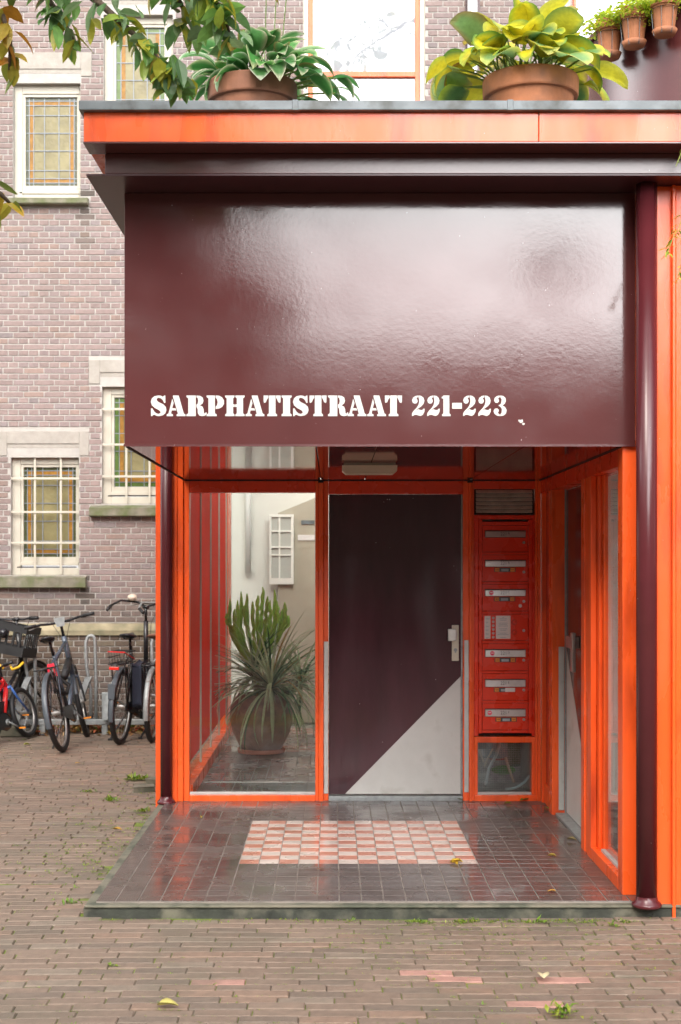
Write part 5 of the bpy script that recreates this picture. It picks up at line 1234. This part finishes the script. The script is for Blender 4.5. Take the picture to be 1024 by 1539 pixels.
B('pane', 'mirrorglass', f_, (-1.42, -.88, -11.99, -11.985, 1.28, 2.82), bevel=0)
def big_tree(x, y, h, cr, n_, seed, lab, zlow):
    rt = root('street_tree', (x, y, 0), lab, 'tree', 'trees across the square'); q = random.Random(seed)
    t = MB(); t.tube([(x, y, -.05), (x+.05, y, h*.25), (x-.05, y+.1, h*.5), (x, y, h*.85)], [.22, .17, .13, .04], 10); t.build('trunk', 'bark', rt, smooth=True)
    ls = []
    for k in range(9):
        a = k*2.4; z = h*(.35+.05*k); e = Vector((x+cr*.8*math.cos(a), y+cr*.8*math.sin(a), z+h*.16)); m_ = MB(); m_.tube([(x, y, z), Vector((x, y, z)).lerp(e, .5)+Vector((0, 0, .15)), e], [.07, .04, .015], 7); m_.build('limb', 'bark', rt); ls.append(e)
    cl = [(Vector((x, y, h*.65))+Vector((q.gauss(0, cr*.45), q.gauss(0, cr*.45), q.gauss(0, h*.14))), q.uniform(.4, .95)) for _ in range(34)]+[(e, .8) for e in ls]
    t = MB(); t.v = []
    for k in range(n_):
        c, r_ = q.choice(cl); v = Vector((q.gauss(0, 1), q.gauss(0, 1), q.gauss(0, 1))).normalized()*r_*q.random()**.4; p = c+v
        if p.z < zlow: continue
        a = Vector((q.gauss(0, 1), q.gauss(0, 1), q.gauss(0, .6))).normalized()*.13; b_ = a.orthogonal().normalized()*.07
        g_ = q.uniform(.7, 1.3); t.add([p-a, p+b_, p+a, p-b_], [(0, 1, 2, 3)], [(.06*g_, .10*g_, .03*g_)]*4)
    t.build('crown', 'leaf', rt)
big_tree(-3.1, -9.0, 11.5, 2.4, 15000, 1, 'large tree across the square, nearest to the low building', 3.4)
big_tree(-7.5, -7.5, 9.5, 2.6, 6000, 2, 'broad tree across the square, left of the larger one', 2.4)
big_tree(8.5, -9.5, 8.0, 2.3, 5000, 3, 'small tree across the square by the end of the low building', 2.4)
sl_ = root('street_lamp', (3.95, -11.0, 0), 'street lamp with a wide dark shade across the square', 'street lamp')
t = MB(); t.tube([(3.95, -11, 0), (3.95, -11, 6.9)], [.07, .04], 12); t.build('pole', 'blackgloss', sl_, smooth=True)
t = MB(); t.lathe([(0, .6), (.16, .56), (.4, .42), (.66, .12), (.68, 0), (0, 0)], (3.95, -11, 6.85), 24); t.build('lamp_shade', 'blackgloss', sl_)
# row of houses closing the square on the left, and the higher house beyond the facade on the right
hb_ = root('corner_house', (-12, 4, 0), 'tall beige house beyond the bicycles, left of the square', 'building')
B('wall', 'beige', hb_, (-12.6, -12, -13, 13.8, 0, 7.5), bevel=0)
for yy in (-8, -4, 0, 4, 8):
    for zz in (1.1, 4.3):
        f_ = B('window', 'white_frame', hb_, (-12, -11.95, yy-.6, yy+.6, zz, zz+.08), (-12, -11.95, yy-.6, yy+.6, zz+1.9, zz+1.98), (-12, -11.95, yy-.6, yy-.52, zz+.081, zz+1.899), (-12, -11.95, yy+.52, yy+.6, zz+.081, zz+1.899), bevel=0)
        B('pane', 'mirrorglass', f_, (-11.985, -11.98, yy-.52, yy+.52, zz+.081, zz+1.899), bevel=0)

rh = root('terrace_house', (14, -12, 0), 'tall beige house across the square, right of the low building', 'building')
B('wall', 'beige', rh, (9.3, 26, -13, -12, 0, 11), (12.0, 12.6, -11.9, 5.5, 0, 9), bevel=0)
f_ = B('window', 'white_frame', rh, (12.5, 14, -11.99, -11.93, 3.0, 3.08), (12.5, 14, -11.99, -11.93, 5.0, 5.08), (12.5, 12.6, -11.99, -11.93, 3.081, 4.999), bevel=0)

# tall tree standing beside the camera, its high limb mirrored in the tall window
tp = root('plane_tree', (5.2, -1.5, 0), 'tall slender tree right of the viewpoint with a high limb over the square', 'tree')
t = MB(); t.tube([(5.2, -1.5, -.05), (5.1, -1.4, 3), (4.9, -1.2, 7), (4.6, -.8, 10.6), (4.4, -.6, 13)], [.2, .17, .13, .09, .03], 12); t.build('trunk', 'bark', tp, smooth=True)
q = random.Random(5); lf = MB()
for pts in ([(4.6, -.8, 10.6), (3.0, .4, 11.9), (1.9, 1.3, 12.5), (.9, 1.9, 12.2), (-.1, 2.1, 11.6)], [(2.4, .9, 12.2), (1.6, 1.8, 12.9), (.9, 2.2, 13.1)], [(1.4, 1.6, 12.35), (.6, 2.0, 11.7), (.2, 2.1, 11.3)]):
    t = MB(); t.tube(pts, [.05-.042*i/(len(pts)-1) for i in range(len(pts))], 7); t.build('limb', 'bark', tp, smooth=True)
    for k in range(46):
        i = q.randrange(len(pts)-1); p = Vector(pts[i]).lerp(Vector(pts[i+1]), q.random()); 
        if i == 0 and q.random() < .6: continue
        c0_ = p+Vector((q.gauss(0, .12), q.gauss(0, .12), q.gauss(-.05, .12)))
        for m3 in range(3): ctree_leaf(lf, c0_+Vector((q.gauss(0, .05), q.gauss(0, .05), q.gauss(0, .05))), q, .6, .13, TG)
lf.build('foliage', 'leaf', tp)
